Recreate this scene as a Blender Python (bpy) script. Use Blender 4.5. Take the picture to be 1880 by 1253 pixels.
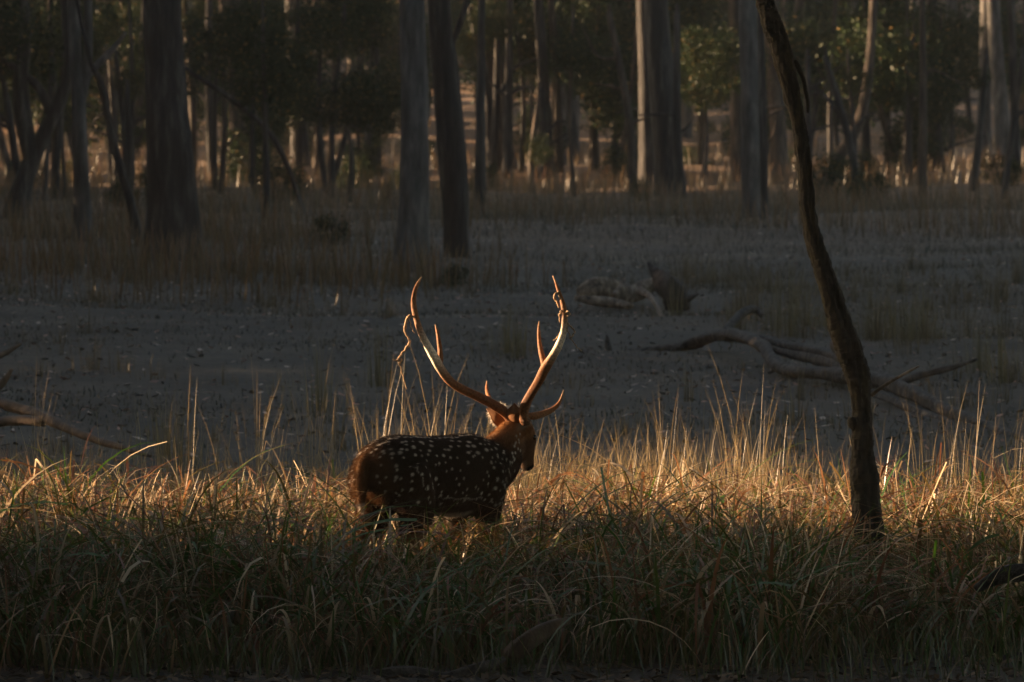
import bpy, math, random
import numpy as np
from mathutils import Vector, Matrix, kdtree

for o in list(bpy.data.objects): bpy.data.objects.remove(o)
SC = bpy.context.scene
COL = SC.collection
R = math.radians

# ------------------------------------------------------------------ camera
FPX, CAMZ, HOR = 10444.0, 2.0, 366.0        # focal length and horizon in photograph pixels, eye height
cam_data = bpy.data.cameras.new("camera"); cam = bpy.data.objects.new("camera", cam_data); COL.objects.link(cam)
cam_data.sensor_width = 36.0; cam_data.lens = 200.0
cam_data.clip_start = 0.5; cam_data.clip_end = 5000
cam.location = (0, 0, CAMZ)
cam.rotation_euler = (R(90) - math.atan((626.5 - HOR) / FPX), 0, 0)
cam_data.dof.use_dof = True; cam_data.dof.focus_distance = 27.1; cam_data.dof.aperture_fstop = 9.0
SC.camera = cam

# ------------------------------------------------------------------ light
AZ, EL = 14.0, 8.5                          # the sun stands to the left, a little behind the deer
S_H = np.array([-math.cos(R(AZ)), math.sin(R(AZ))])      # horizontal direction towards the sun
P_H = np.array([math.sin(R(AZ)), math.cos(R(AZ))])       # across it
world = bpy.data.worlds.new("World"); SC.world = world; world.use_nodes = True
wn = world.node_tree.nodes; wl = world.node_tree.links
sky = wn.new("ShaderNodeTexSky"); sky.sky_type = 'NISHITA'; sky.sun_disc = False
sky.dust_density = 2.2; sky.ozone_density = 0.7; sky.air_density = 1.0; sky.sun_elevation = R(EL); sky.sun_rotation = math.atan2(S_H[0], S_H[1]) % (2 * math.pi)
wl.new(sky.outputs[0], wn["Background"].inputs[0]); wn["Background"].inputs[1].default_value = 0.05
sun_data = bpy.data.lights.new("sun", 'SUN'); sun = bpy.data.objects.new("sun", sun_data); COL.objects.link(sun)
sun_data.energy = 5.0; sun_data.angle = R(0.55); sun_data.color = (1.0, 0.66, 0.38)
sun.rotation_euler = Vector((S_H[0] * math.cos(R(EL)), S_H[1] * math.cos(R(EL)), math.sin(R(EL)))).to_track_quat('Z', 'Y').to_euler()
SC.view_settings.view_transform = 'Standard'; SC.view_settings.look = 'None'
SC.view_settings.exposure = 2.55; SC.view_settings.gamma = 1.0
SC.view_settings.use_curve_mapping = False
SC.cycles.use_denoising = True
SC.cycles.max_bounces = 6; SC.cycles.diffuse_bounces = 3; SC.cycles.glossy_bounces = 2
SC.cycles.transmission_bounces = 4; SC.cycles.transparent_max_bounces = 4

rng = np.random.default_rng(7)
rnd = random.Random(11)

# ------------------------------------------------------------------ helpers
def sin_noise(x, y, seed=0, n=5, f0=1.0, gain=0.5):
    r = np.random.default_rng(seed); out = 0.0 * x; a = 1.0; f = f0
    for i in range(n):
        for k in range(2):
            th, ph = r.uniform(0, 2 * np.pi, 2)
            out = out + a * 0.5 * np.sin(f * (x * np.cos(th) + y * np.sin(th)) + ph + 1.3 * np.sin(0.6 * f * (x * np.sin(th) - y * np.cos(th)) + ph * 2))
        a *= gain; f *= 1.9
    return out

def ground(x, y):
    x = np.asarray(x, float); y = np.asarray(y, float)
    t = np.clip(y - 30, 0, None)
    z = 0.02 * t * np.clip(t / 8.0, 0, 1) ** 0.5
    q = np.clip(y - 185, 0, None)
    z = z + np.where(q < 200, 0.0004 * q * q, 16 + 0.16 * (q - 200))
    amp = np.clip((y - 34) / 30, 0, 1) * 0.13 + np.clip((y - 120) / 150, 0, 1) * 0.5
    z = z + amp * sin_noise(x, y, 3, 4, 0.22) + 0.012 * sin_noise(x, y, 5, 3, 2.0)
    return z

def P(px, py, d):
    """world point seen at photograph pixel px,py at distance d"""
    return np.array([(px - 940.0) / FPX * d, d, CAMZ - (py - HOR) / FPX * d])

def gdist(px, py):
    """distance at which the ground is met by that line of sight"""
    lo = 20.0
    for d in np.arange(20, 420, 0.5):
        p = P(px, py, d)
        if p[2] <= ground(p[0], d): return d
    return 400.0

def spline(ctrl, n):
    c = np.array(ctrl, float)
    c = np.vstack([2 * c[0] - c[1], c, 2 * c[-1] - c[-2]])
    m = len(c) - 3
    out = []
    for t in np.linspace(0, m - 1e-6, n):
        i = int(t); u = t - i
        p0, p1, p2, p3 = c[i:i + 4]
        out.append(0.5 * ((2 * p1) + (-p0 + p2) * u + (2 * p0 - 5 * p1 + 4 * p2 - p3) * u * u + (-p0 + 3 * p1 - 3 * p2 + p3) * u ** 3))
    return np.array(out)

class MB:
    """collects geometry for one mesh"""
    def __init__(s): s.v = []; s.q = []; s.t = []; s.c = []; s.n = 0
    def add(s, v, q=None, t=None, c=None):
        v = np.asarray(v, float).reshape(-1, 3)
        if q is not None and len(q): s.q.append(np.asarray(q).reshape(-1, 4) + s.n)
        if t is not None and len(t): s.t.append(np.asarray(t).reshape(-1, 3) + s.n)
        s.v.append(v)
        if c is None: c = (0.5, 0.5, 0.5)
        s.c.append(np.broadcast_to(np.asarray(c, float), (len(v), 3)))
        s.n += len(v)
    def tube(s, pts, rad, k=10, rough=0.0, seed=0, c=None, flute=0.0, flat=None):
        pts = np.asarray(pts, float); rad = np.broadcast_to(np.asarray(rad, float), (len(pts),))
        m = len(pts)
        tan = np.gradient(pts, axis=0); tan /= np.linalg.norm(tan, axis=1)[:, None] + 1e-12
        a = np.array([0, 0, 1.0]) if abs(tan[0][2]) < 0.8 else np.array([0, 1.0, 0])
        n = a - tan[0] * a.dot(tan[0]); n /= np.linalg.norm(n)
        ph = np.linspace(0, 2 * np.pi, k, endpoint=False)
        V = np.zeros((m, k, 3)); r_ = np.random.default_rng(seed)
        fl = np.zeros(k)
        for j, w in ((3, 1.0), (5, 0.8), (7, 0.6)): fl = fl + w * np.cos(j * ph + r_.uniform(0, 6.28))
        walk = np.zeros(k)
        for i in range(m):
            n = n - tan[i] * n.dot(tan[i]); n /= np.linalg.norm(n) + 1e-12
            b = np.cross(tan[i], n)
            walk = walk * 0.8 + r_.normal(0, 0.6, k)
            rr = rad[i] * (1 + flute * fl / 2 + rough * 0.5 * (walk + np.roll(walk, 1)))
            f2 = 1.0 if flat is None else flat
            V[i] = pts[i] + rr[:, None] * (np.cos(ph)[:, None] * n + f2 * np.sin(ph)[:, None] * b)
        i, j = np.meshgrid(np.arange(m - 1), np.arange(k), indexing='ij'); j2 = (j + 1) % k
        q = np.stack([i * k + j, i * k + j2, (i + 1) * k + j2, (i + 1) * k + j], -1).reshape(-1, 4)
        vv = np.vstack([V.reshape(-1, 3), pts[0], pts[-1]])
        kk = np.arange(k); k2 = (kk + 1) % k; a0 = m * k; a1 = a0 + 1
        t = np.vstack([np.stack([k2, kk, 0 * kk + a0], -1), np.stack([(m - 1) * k + kk, (m - 1) * k + k2, 0 * kk + a1], -1)])
        if c is not None and np.ndim(c) == 2:
            cc = np.repeat(np.asarray(c, float), k, 0); cc = np.vstack([cc, c[0], c[-1]])
        else: cc = c
        s.add(vv, q, t, cc)
    def loft(s, secs, k=20):
        """secs: (centre, half width, half height, side vector, up vector)"""
        ph = np.linspace(0, 2 * np.pi, k, endpoint=False); m = len(secs); V = []
        for (ce, w, h, sd, up) in secs:
            V.append(np.asarray(ce) + w * np.cos(ph)[:, None] * np.asarray(sd) + h * np.sin(ph)[:, None] * np.asarray(up))
        i, j = np.meshgrid(np.arange(m - 1), np.arange(k), indexing='ij'); j2 = (j + 1) % k
        q = np.stack([i * k + j, i * k + j2, (i + 1) * k + j2, (i + 1) * k + j], -1).reshape(-1, 4)
        vv = np.vstack([np.array(V).reshape(-1, 3), secs[0][0], secs[-1][0]])
        kk = np.arange(k); k2 = (kk + 1) % k; a0 = m * k
        t = np.vstack([np.stack([k2, kk, 0 * kk + a0], -1), np.stack([(m - 1) * k + kk, (m - 1) * k + k2, 0 * kk + a0 + 1], -1)])
        s.add(vv, q, t)
    def mesh(s, name, smooth=True):
        v = np.vstack(s.v); c = np.vstack(s.c)
        q = np.vstack(s.q) if s.q else np.zeros((0, 4), int); t = np.vstack(s.t) if s.t else np.zeros((0, 3), int)
        me = bpy.data.meshes.new(name)
        me.vertices.add(len(v)); me.vertices.foreach_set("co", v.astype(np.float32).ravel())
        loops = np.concatenate([q.ravel(), t.ravel()]).astype(np.int32)
        me.loops.add(len(loops)); me.loops.foreach_set("vertex_index", loops)
        st = np.concatenate([np.arange(len(q)) * 4, len(q) * 4 + np.arange(len(t)) * 3]).astype(np.int32)
        me.polygons.add(len(q) + len(t)); me.polygons.foreach_set("loop_start", st)
        me.polygons.foreach_set("use_smooth", np.full(len(q) + len(t), smooth))
        at = me.attributes.new("Col", 'FLOAT_COLOR', 'POINT')
        at.data.foreach_set("color", np.hstack([c, np.ones((len(c), 1))]).astype(np.float32).ravel())
        me.update(calc_edges=True)
        return me
    def build(s, name, m, parent=None, smooth=True):
        return link(name, s.mesh(name, smooth), m, parent)

def link(name, me, m=None, parent=None):
    o = bpy.data.objects.new(name, me); COL.objects.link(o)
    if m is not None and len(me.materials) == 0: me.materials.append(m)
    if parent is not None:
        o.parent = parent
        o.matrix_parent_inverse = Matrix.Translation(-Vector(parent.location))
    return o

def tag(o, label, cat=None, group=None, kind=None):
    o["label"] = label
    if cat: o["category"] = cat
    if group: o["group"] = group
    if kind: o["kind"] = kind
    return o

def empty(name, loc, label, cat, group=None):
    o = bpy.data.objects.new(name, None); COL.objects.link(o); o.location = loc; o.empty_display_size = 0.2
    return tag(o, label, cat, group)

# ------------------------------------------------------------------ materials
def mat(name):
    m = bpy.data.materials.new(name); m.use_nodes = True
    nt = m.node_tree; nt.nodes.clear()
    out = nt.nodes.new("ShaderNodeOutputMaterial")
    return m, nt.nodes, nt.links, out

def noise_node(N, L, coord, scale, detail=4, sc=(1, 1, 1), rough=0.6):
    mp = N.new("ShaderNodeMapping"); mp.inputs['Scale'].default_value = sc
    L.new(coord, mp.inputs[0])
    n = N.new("ShaderNodeTexNoise"); n.inputs['Scale'].default_value = scale; n.inputs['Detail'].default_value = detail; n.inputs['Roughness'].default_value = rough
    L.new(mp.outputs[0], n.inputs['Vector'])
    return n

def ramp(N, L, fac, stops):
    r = N.new("ShaderNodeValToRGB"); e = r.color_ramp.elements
    while len(e) < len(stops): e.new(0.5)
    for el, (p, c) in zip(e, stops): el.position = p; el.color = (*c, 1)
    L.new(fac, r.inputs[0]); return r

def bark_mat(name, dark, mid, light, sc=6.0, stretch=0.18, bump=0.5, dist=0.04, moss=None):
    m, N, L, out = mat(name)
    g = N.new("ShaderNodeNewGeometry"); b = N.new("ShaderNodeBsdfPrincipled")
    n1 = noise_node(N, L, g.outputs['Position'], sc, 6, (1, 1, stretch), 0.65)
    n2 = noise_node(N, L, g.outputs['Position'], sc * 0.22, 3, (1, 1, 0.5))
    r = ramp(N, L, n1.outputs[0], [(0.32, dark), (0.52, mid), (0.72, light)])
    mx = N.new("ShaderNodeMix"); mx.data_type = 'RGBA'; mx.blend_type = 'MULTIPLY'; mx.inputs[0].default_value = 0.7
    r2 = ramp(N, L, n2.outputs[0], [(0.35, (0.55, 0.55, 0.55)), (0.65, (1.15, 1.12, 1.05))])
    L.new(r.outputs[0], mx.inputs[6]); L.new(r2.outputs[0], mx.inputs[7]); col = mx.outputs[2]
    if moss:
        n3 = noise_node(N, L, g.outputs['Position'], sc * 0.5, 4, (1, 1, 0.4))
        r3 = ramp(N, L, n3.outputs[0], [(0.52, (0, 0, 0)), (0.66, (1, 1, 1))])
        m2 = N.new("ShaderNodeMix"); m2.data_type = 'RGBA'; L.new(r3.outputs[0], m2.inputs[0]); L.new(col, m2.inputs[6]); m2.inputs[7].default_value = (*moss, 1); col = m2.outputs[2]
    L.new(col, b.inputs['Base Color']); b.inputs['Roughness'].default_value = 0.9
    bp = N.new("ShaderNodeBump"); bp.inputs['Strength'].default_value = bump; bp.inputs['Distance'].default_value = dist
    L.new(n1.outputs[0], bp.inputs['Height']); L.new(bp.outputs[0], b.inputs['Normal'])
    L.new(b.outputs[0], out.inputs[0]); return m

def blade_mat(name, transl=0.35, gloss=0.06, tint=(1, 1, 1)):
    m, N, L, out = mat(name)
    a = N.new("ShaderNodeAttribute"); a.attribute_name = "Col"
    d = N.new("ShaderNodeBsdfDiffuse"); t = N.new("ShaderNodeBsdfTranslucent"); gl = N.new("ShaderNodeBsdfGlossy"); gl.inputs['Roughness'].default_value = 0.4
    L.new(a.outputs[0], d.inputs[0]); L.new(a.outputs[0], t.inputs[0])
    m1 = N.new("ShaderNodeMixShader"); m1.inputs[0].default_value = transl; L.new(d.outputs[0], m1.inputs[1]); L.new(t.outputs[0], m1.inputs[2])
    m2 = N.new("ShaderNodeMixShader"); m2.inputs[0].default_value = gloss; L.new(m1.outputs[0], m2.inputs[1]); L.new(gl.outputs[0], m2.inputs[2])
    L.new(m2.outputs[0], out.inputs[0]); return m

def attr_mat(name, rough=0.8, nscale=None, namt=0.3, bump=0.0, spec=0.3, sheen=0.0):
    m, N, L, out = mat(name)
    a = N.new("ShaderNodeAttribute"); a.attribute_name = "Col"; b = N.new("ShaderNodeBsdfPrincipled")
    b.inputs['Roughness'].default_value = rough; b.inputs['Specular IOR Level'].default_value = spec
    if sheen: b.inputs['Sheen Weight'].default_value = sheen
    col = a.outputs[0]
    if nscale:
        tc = N.new("ShaderNodeTexCoord")
        n = noise_node(N, L, tc.outputs['Object'], nscale, 5)
        r = ramp(N, L, n.outputs[0], [(0.3, (1 - namt,) * 3), (0.7, (1 + namt,) * 3)])
        mx = N.new("ShaderNodeMix"); mx.data_type = 'RGBA'; mx.blend_type = 'MULTIPLY'; mx.inputs[0].default_value = 1
        L.new(col, mx.inputs[6]); L.new(r.outputs[0], mx.inputs[7]); col = mx.outputs[2]
        if bump:
            bp = N.new("ShaderNodeBump"); bp.inputs['Strength'].default_value = bump; bp.inputs['Distance'].default_value = 0.004
            L.new(n.outputs[0], bp.inputs['Height']); L.new(bp.outputs[0], b.inputs['Normal'])
    L.new(col, b.inputs['Base Color']); L.new(b.outputs[0], out.inputs[0]); return m

def ground_mat():
    m, N, L, out = mat("soil")
    g = N.new("ShaderNodeNewGeometry"); b = N.new("ShaderNodeBsdfPrincipled"); b.inputs['Roughness'].default_value = 0.95
    n1 = noise_node(N, L, g.outputs['Position'], 0.5, 6); n2 = noise_node(N, L, g.outputs['Position'], 9.0, 6, (1, 1, 1), 0.7)
    r1 = ramp(N, L, n1.outputs[0], [(0.3, (0.024, 0.022, 0.019)), (0.5, (0.046, 0.042, 0.035)), (0.7, (0.085, 0.074, 0.058))])
    r2 = ramp(N, L, n2.outputs[0], [(0.3, (0.5, 0.5, 0.5)), (0.7, (1.35, 1.3, 1.2))])
    mx = N.new("ShaderNodeMix"); mx.data_type = 'RGBA'; mx.blend_type = 'MULTIPLY'; mx.inputs[0].default_value = 1
    L.new(r1.outputs[0], mx.inputs[6]); L.new(r2.outputs[0], mx.inputs[7])
    # red-brown forest earth and leaf fall beyond the clearing, orange deepened for sunlit patches
    sx = N.new("ShaderNodeSeparateXYZ"); L.new(g.outputs['Position'], sx.inputs[0])
    mr = N.new("ShaderNodeMapRange"); mr.inputs[1].default_value = 82; mr.inputs[2].default_value = 130; L.new(sx.outputs[1], mr.inputs[0])
    m2 = N.new("ShaderNodeMix"); m2.data_type = 'RGBA'; L.new(mr.outputs[0], m2.inputs[0]); L.new(mx.outputs[2], m2.inputs[6])
    r3 = ramp(N, L, n1.outputs[0], [(0.3, (0.065, 0.036, 0.017)), (0.6, (0.155, 0.080, 0.032)), (0.75, (0.23, 0.12, 0.047))])
    L.new(r3.outputs[0], m2.inputs[7]); L.new(m2.outputs[2], b.inputs['Base Color'])
    bp = N.new("ShaderNodeBump"); bp.inputs['Strength'].default_value = 0.7; bp.inputs['Distance'].default_value = 0.05
    L.new(n2.outputs[0], bp.inputs['Height']); L.new(bp.outputs[0], b.inputs['Normal'])
    L.new(b.outputs[0], out.inputs[0]); return m

M_SOIL = ground_mat()
M_BARK = bark_mat("dark_bark", (0.005, 0.0048, 0.0048), (0.022, 0.020, 0.0195), (0.085, 0.078, 0.074), 8.0, 0.13, 1.0, 0.08)
M_PALE = bark_mat("pale_bark", (0.025, 0.024, 0.023), (0.070, 0.067, 0.065), (0.15, 0.14, 0.132), 7.0, 0.2, 0.8, 0.05)
M_BROWN = bark_mat("brown_bark", (0.012, 0.009, 0.007), (0.044, 0.032, 0.024), (0.12, 0.088, 0.064), 9.0, 0.16, 1.0, 0.06)
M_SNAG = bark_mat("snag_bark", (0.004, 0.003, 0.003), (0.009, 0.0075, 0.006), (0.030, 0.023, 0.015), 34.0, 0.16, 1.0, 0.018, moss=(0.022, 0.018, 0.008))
M_SNAGL = bark_mat("sunlit_edge_wood", (0.012, 0.009, 0.005), (0.045, 0.031, 0.016), (0.11, 0.078, 0.04), 26.0, 0.1, 0.9, 0.008)
M_LOG = bark_mat("weathered_wood", (0.010, 0.0096, 0.0094), (0.050, 0.047, 0.044), (0.135, 0.125, 0.113), 15.0, 0.8, 1.0, 0.05)
M_LOGP = bark_mat("sunlit_pale_wood", (0.03, 0.023, 0.018), (0.19, 0.15, 0.115), (0.50, 0.42, 0.34), 11.0, 0.8, 1.0, 0.05)  # pale tone stands for sun falling on the broken wood
M_LOGB = bark_mat('brown_wood', (0.03, 0.021, 0.015), (0.085, 0.058, 0.040), (0.16, 0.11, 0.075), 7.0, 0.5, 0.9, 0.03)
M_SEDGE = blade_mat("sedge_blade", 0.36, 0.06)
M_DRY = blade_mat("dry_blade", 0.42, 0.04)
M_LITTER = blade_mat("litter", 0.15, 0.03)
M_LEAF = blade_mat("leaf", 0.2, 0.01)
M_COAT = attr_mat("coat", 0.85, 60, 0.22, 0.3, 0.15, 0.0)
M_FUR = blade_mat("fur_hair", 0.30, 0.03)
M_ANTLER = attr_mat("antler", 0.6, 110, 0.55, 1.0, 0.25)
M_EYE = attr_mat("eye", 0.08, spec=0.8)
M_STRAND = attr_mat("dry_stem", 0.7, 120, 0.3, 0.3, 0.3)

# ------------------------------------------------------------------ ground
ys = np.concatenate([np.linspace(-60, 18, 14), np.linspace(20, 40, 90), np.linspace(40.5, 120, 170), np.linspace(121, 330, 120), np.linspace(335, 500, 34)])
us = np.linspace(-1, 1, 121); us = np.sign(us) * (0.25 * np.abs(us) + 0.75 * np.abs(us) ** 4)
YY, UU = np.meshgrid(ys, us, indexing='ij')
XX = UU * np.maximum(70, np.abs(YY) * 0.9)
ZZ = ground(XX, YY)
mb = MB(); nx = len(us)
i, j = np.meshgrid(np.arange(len(ys) - 1), np.arange(nx - 1), indexing='ij')
mb.add(np.stack([XX, YY, ZZ], -1), np.stack([i * nx + j, i * nx + j + 1, (i + 1) * nx + j + 1, (i + 1) * nx + j], -1).reshape(-1, 4))
tag(mb.build("ground", M_SOIL), "bare grey clearing rising into the dry forest floor", "ground", kind="structure")

# ------------------------------------------------------------------ trees
def crown_mesh(name, n, leaf, seed, clumps=70, spread=0.17, greens=((0.014, 0.024, 0.012), (0.030, 0.042, 0.019)), flat=1.0):
    r = np.random.default_rng(seed)
    d = r.normal(size=(clumps, 3)); d /= np.linalg.norm(d, axis=1)[:, None]
    cc = d * (r.uniform(0.25, 1, clumps) ** 0.5)[:, None] * 0.85
    ci = r.integers(0, clumps, n)
    c = cc[ci] + r.normal(0, spread, (n, 3)); c[:, 2] *= flat
    a = r.normal(size=(n, 3)); a[:, 2] -= 0.5; a /= np.linalg.norm(a, axis=1)[:, None]
    b = np.cross(a, r.normal(size=(n, 3))); b /= np.linalg.norm(b, axis=1)[:, None]
    L_ = leaf * r.uniform(0.6, 1.3, n)[:, None]; W = L_ * 0.55
    V = np.stack([c, c + a * L_ * 0.5 + b * W * 0.5, c + a * L_, c + a * L_ * 0.5 - b * W * 0.5], 1)
    g0, g1 = np.array(greens[0]), np.array(greens[1])
    tone = r.uniform(0, 1, clumps)[ci] * 0.7 + r.uniform(0, 0.3, n)
    col = g0 + (g1 - g0) * tone[:, None]
    dry = r.uniform(size=n) < 0.06; col[dry] = (0.12, 0.08, 0.03)
    m = MB(); m.add(V, np.arange(4 * n).reshape(-1, 4), None, np.repeat(col, 4, 0))
    me = m.mesh(name, False); me.materials.append(M_LEAF); return me

CR_BIG = [crown_mesh("crown", 5200, 0.085, 21 + k, 90, 0.15) for k in range(2)]
CR_SM = [crown_mesh("crown", 2400, 0.105, 31 + k, 46, 0.15) for k in range(3)]
CR_DENSE = [crown_mesh("crown", 7000, 0.085, 41 + k, 120, 0.17) for k in range(2)]

def put_crown(parent, meshes, loc, sc, name="crown"):
    o = link(name, rnd.choice(meshes), None, parent)
    o.location = Vector(loc)
    o.scale = (sc, sc * rnd.uniform(0.85, 1.1), sc * rnd.uniform(0.8, 1.0)) if np.ndim(sc) == 0 else sc
    o.rotation_euler = (rnd.uniform(-.2, .2), rnd.uniform(-.2, .2), rnd.uniform(0, 6.28))
    return o

def px_trunk(path, d, wpx, m=None, seed=0, k=12, rough=0.05, flare=0.0, flute=0.06, up=None, base_drop=0.25, c=None):
    """trunk following photograph pixels at distance d; the first point is the foot"""
    pts = [P(x, y, d) for x, y in path]
    gz = float(ground(pts[0][0], d)); pts[0][2] = gz - base_drop
    w = np.broadcast_to(np.asarray(wpx, float), (len(path),)) / FPX * d / 2
    ctrl = np.column_stack([np.array(pts), w])
    if up:                                              # go on above the frame
        t = ctrl[-1] - ctrl[-2]; t = t[:3] / max(np.linalg.norm(t[:3]), 1e-6); t = t * 0.5 + np.array([0, 0, 0.6]); t /= np.linalg.norm(t)
        for s_ in (0.5, 1.0): ctrl = np.vstack([ctrl, np.append(pts[-1] + t * up * s_, w[-1] * (1 - 0.45 * s_))])
    length = np.linalg.norm(np.diff(ctrl[:, :3], axis=0), axis=1).sum()
    n = max(14, int(length / 0.3))
    sp = spline(ctrl, n); r = np.maximum(sp[:, 3], 0.01)
    if flare:
        h = sp[:, 2] - gz
        r = r * (1 + flare * np.exp(-np.clip(h, 0, None) / 0.5))
    mbq = m or MB(); mbq.tube(sp[:, :3], r, k, rough, seed, c, flute)
    return mbq, sp[-1, :3]

TREE_N = 0
def tree(label, path, wpx, d=None, m=None, up=7.0, flare=0.2, limbs=(), crown=3.2, group=None, k=14, name="forest_tree", lowcrown=(), rough=0.04, flute=0.07):
    global TREE_N; TREE_N += 1
    m = m or M_BARK
    d = d or gdist(*path[0])
    base = P(path[0][0], path[0][1], d); base[2] = float(ground(base[0], d))
    root = empty(name, tuple(base), label, "tree", group)
    mbq, top = px_trunk(path, d, wpx, None, TREE_N, k, rough, flare, flute, up)
    mbq.build("trunk", m, root)
    for i_, (lp, lw) in enumerate(limbs):
        l = MB(); pts = np.column_stack([np.array([P(x, y, d) for x, y in lp]), np.broadcast_to(np.asarray(lw, float), (len(lp),)) / FPX * d / 2])
        sp = spline(pts, 16); l.tube(sp[:, :3], np.maximum(sp[:, 3], .008), 9, 0.05, 50 + i_ + TREE_N)
        l.build("limb", m, root)
    if crown:
        put_crown(root, CR_BIG, top + np.array([0, 0, crown * 0.3]), crown)
    for (x, y, dr, rpx) in lowcrown:
        put_crown(root, CR_SM, P(x, y, d + dr), rpx / FPX * d)
    return root

G_FOR = "trees standing along the edge of the forest"
tree("twisted dark tree leaning over its foot, bare thick limbs forking low", [(22, 402), (45, 330), (80, 250), (112, 180), (128, 120), (120, 0)], [44, 34, 28, 26, 20, 16], m=M_BARK, limbs=[([(60, 300), (45, 230), (38, 150), (50, 60), (40, -20)], [30, 34, 30, 22, 14]), ([(95, 215), (70, 160), (20, 120), (-30, 90)], [18, 16, 12, 8])], lowcrown=[(60, 80, 1, 110), (-10, 40, -1, 90)])
tree("slender pale grey tree forking into two upright stems with one side branch", [(155, 445), (150, 330), (146, 200), (140, 90), (137, 0)], [36, 28, 26, 24, 23], m=M_PALE, limbs=[([(150, 190), (161, 120), (163, 50), (162, -60)], [16, 17, 16, 13]), ([(152, 150), (180, 120), (205, 95), (232, 60)], [13, 14, 11, 5])], crown=2.6)
tree("thin dark crooked stem leaning left beside the massive furrowed trunk", [(264, 455), (240, 370), (216, 290), (200, 220), (185, 150), (168, 118)], [18, 17, 15, 13, 12, 9], m=M_BARK, up=1.5, crown=0, flare=0.1)
tree("massive dark furrowed trunk with a wide flared foot", [(322, 480), (318, 400), (312, 280), (304, 150), (298, 0)], [92, 84, 78, 70, 64], m=M_BARK, flare=0.28, k=24, flute=0.12, crown=4.2)
tree("dark trunk with its left edge catching the orange sun, behind leafy saplings", [(440, 335), (438, 260), (432, 150), (428, 0)], [36, 31, 29, 26], m=M_BROWN)
tree("thin leaning bare pole slanting down to the right in the forest", [(566, 372), (530, 310), (492, 240), (420, 178), (345, 130)], [7, 9, 11, 11, 8], d=112, m=M_BARK, up=0.6, crown=0, flare=0)
tree("very thin straight sapling stem under low leaves", [(491, 402), (489, 300), (487, 200), (484, 100)], [12, 11, 9, 7], m=M_BARK, up=2, crown=1.2, lowcrown=[(486, 120, 0, 95), (450, 60, 1, 80)])
tree("brown trunk leaning slightly left among dark leaves", [(553, 305), (548, 220), (540, 120), (535, 0)], [34, 29, 26, 24], m=M_BARK)
tree("stout dark trunk partly hidden by a hanging leafy bough", [(690, 320), (690, 200), (688, 100), (686, 0)], [20, 18, 16, 15], m=M_BARK, crown=2.5)
tree("tall pale smooth trunk with flared base at the edge of the clearing", [(752, 500), (757, 420), (760, 300), (760, 150), (756, 0)], [70, 56, 52, 49, 44], m=M_PALE, flare=0.15, k=20, flute=0.06)
tree("dark leaning trunk wound with a paler climbing stem that forks", [(838, 475), (836, 380), (826, 250), (815, 120), (806, 0)], [40, 46, 50, 44, 40], m=M_BARK, k=18, limbs=[([(852, 478), (854, 380), (846, 250), (834, 120), (828, 78)], [14, 15, 15, 14, 14]), ([(800, 125), (822, 95), (830, 75), (812, 40), (795, 0), (780, -50)], [10, 13, 14, 11, 9, 6]), ([(829, 80), (846, 40), (858, 0), (868, -40)], [12, 11, 10, 8])])
tree("narrow dark trunk standing just right of the vine-wound trunk", [(880, 390), (880, 300), (882, 200), (884, 60)], [18, 16, 15, 13], m=M_BARK)
tree("brown trunk with a sunlit band, two stems grown together at the foot", [(925, 312), (922, 250), (914, 150), (908, 0)], [52, 34, 30, 27], m=M_BROWN, limbs=[([(905, 312), (902, 240), (900, 140), (896, 0)], [22, 22, 22, 18])])
tree("straight dark pole trunk paired with a browner one", [(1006, 325), (1003, 250), (996, 120), (988, 0)], [25, 22, 20, 18], m=M_BARK)
tree("browner slim trunk paired with a straight dark pole trunk", [(1026, 318), (1024, 230), (1019, 110), (1012, 0)], [18, 16, 15, 13], m=M_BROWN)
tree("short forked small tree with sunlit yellow-green leaves", [(1090, 312), (1090, 240), (1088, 170), (1094, 110)], [19, 17, 14, 11], m=M_BROWN, up=1.5, crown=0, lowcrown=[(1090, 110, -2, 90), (1130, 190, -1, 70), (1060, 40, 0, 80)])
tree("small crooked tree curving right to touch its neighbour", [(1135, 312), (1128, 270), (1136, 240), (1160, 222), (1172, 180)], [17, 14, 12, 11, 9], m=M_BARK, up=1.2, crown=0, lowcrown=[(1140, 130, 0, 75)])
tree("dark trunk close against the left side of a thick brown one", [(1190, 345), (1186, 250), (1184, 120), (1180, 0)], [32, 27, 25, 23], m=M_BARK)
tree("thick dark brown trunk broadening towards the foot", [(1234, 362), (1226, 270), (1214, 140), (1204, 0)], [56, 50, 47, 44], m=M_BARK, k=18, flute=0.1, flare=.1)
tree("slim trunk glowing orange along its left edge in the sun", [(1354, 335), (1352, 250), (1350, 130), (1347, 0)], [25, 23, 23, 21], m=M_BROWN)
tree("pale grey trunk with a reddish scar near the foot", [(1384, 400), (1382, 300), (1378, 160), (1374, 0)], [44, 42, 40, 38], m=M_PALE, k=16)
tree("thin black straight stem beside the scarred pale trunk", [(1403, 405), (1402, 300), (1398, 150), (1396, 0)], [16, 15, 14, 13], m=M_BARK, flare=0.05)
tree("brown trunk with a long sunlit stripe, partly behind the dead snag", [(1432, 338), (1428, 240), (1420, 120), (1412, 0)], [34, 31, 28, 26], m=M_BROWN)
tree("dark trunk leaning strongly to the right behind the dead snag", [(1502, 352), (1540, 290), (1570, 240), (1588, 180), (1600, 60)], [26, 24, 22, 20, 16], m=M_BROWN, flare=0.1, lowcrown=[(1600, 110, 2, 110)])
tree("slim dark trunk with low leafy twigs right of the leaning tree", [(1592, 325), (1590, 250), (1588, 160)], [18, 16, 11], m=M_BARK, up=3, crown=1.6, lowcrown=[(1640, 150, 0, 75)])
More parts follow.
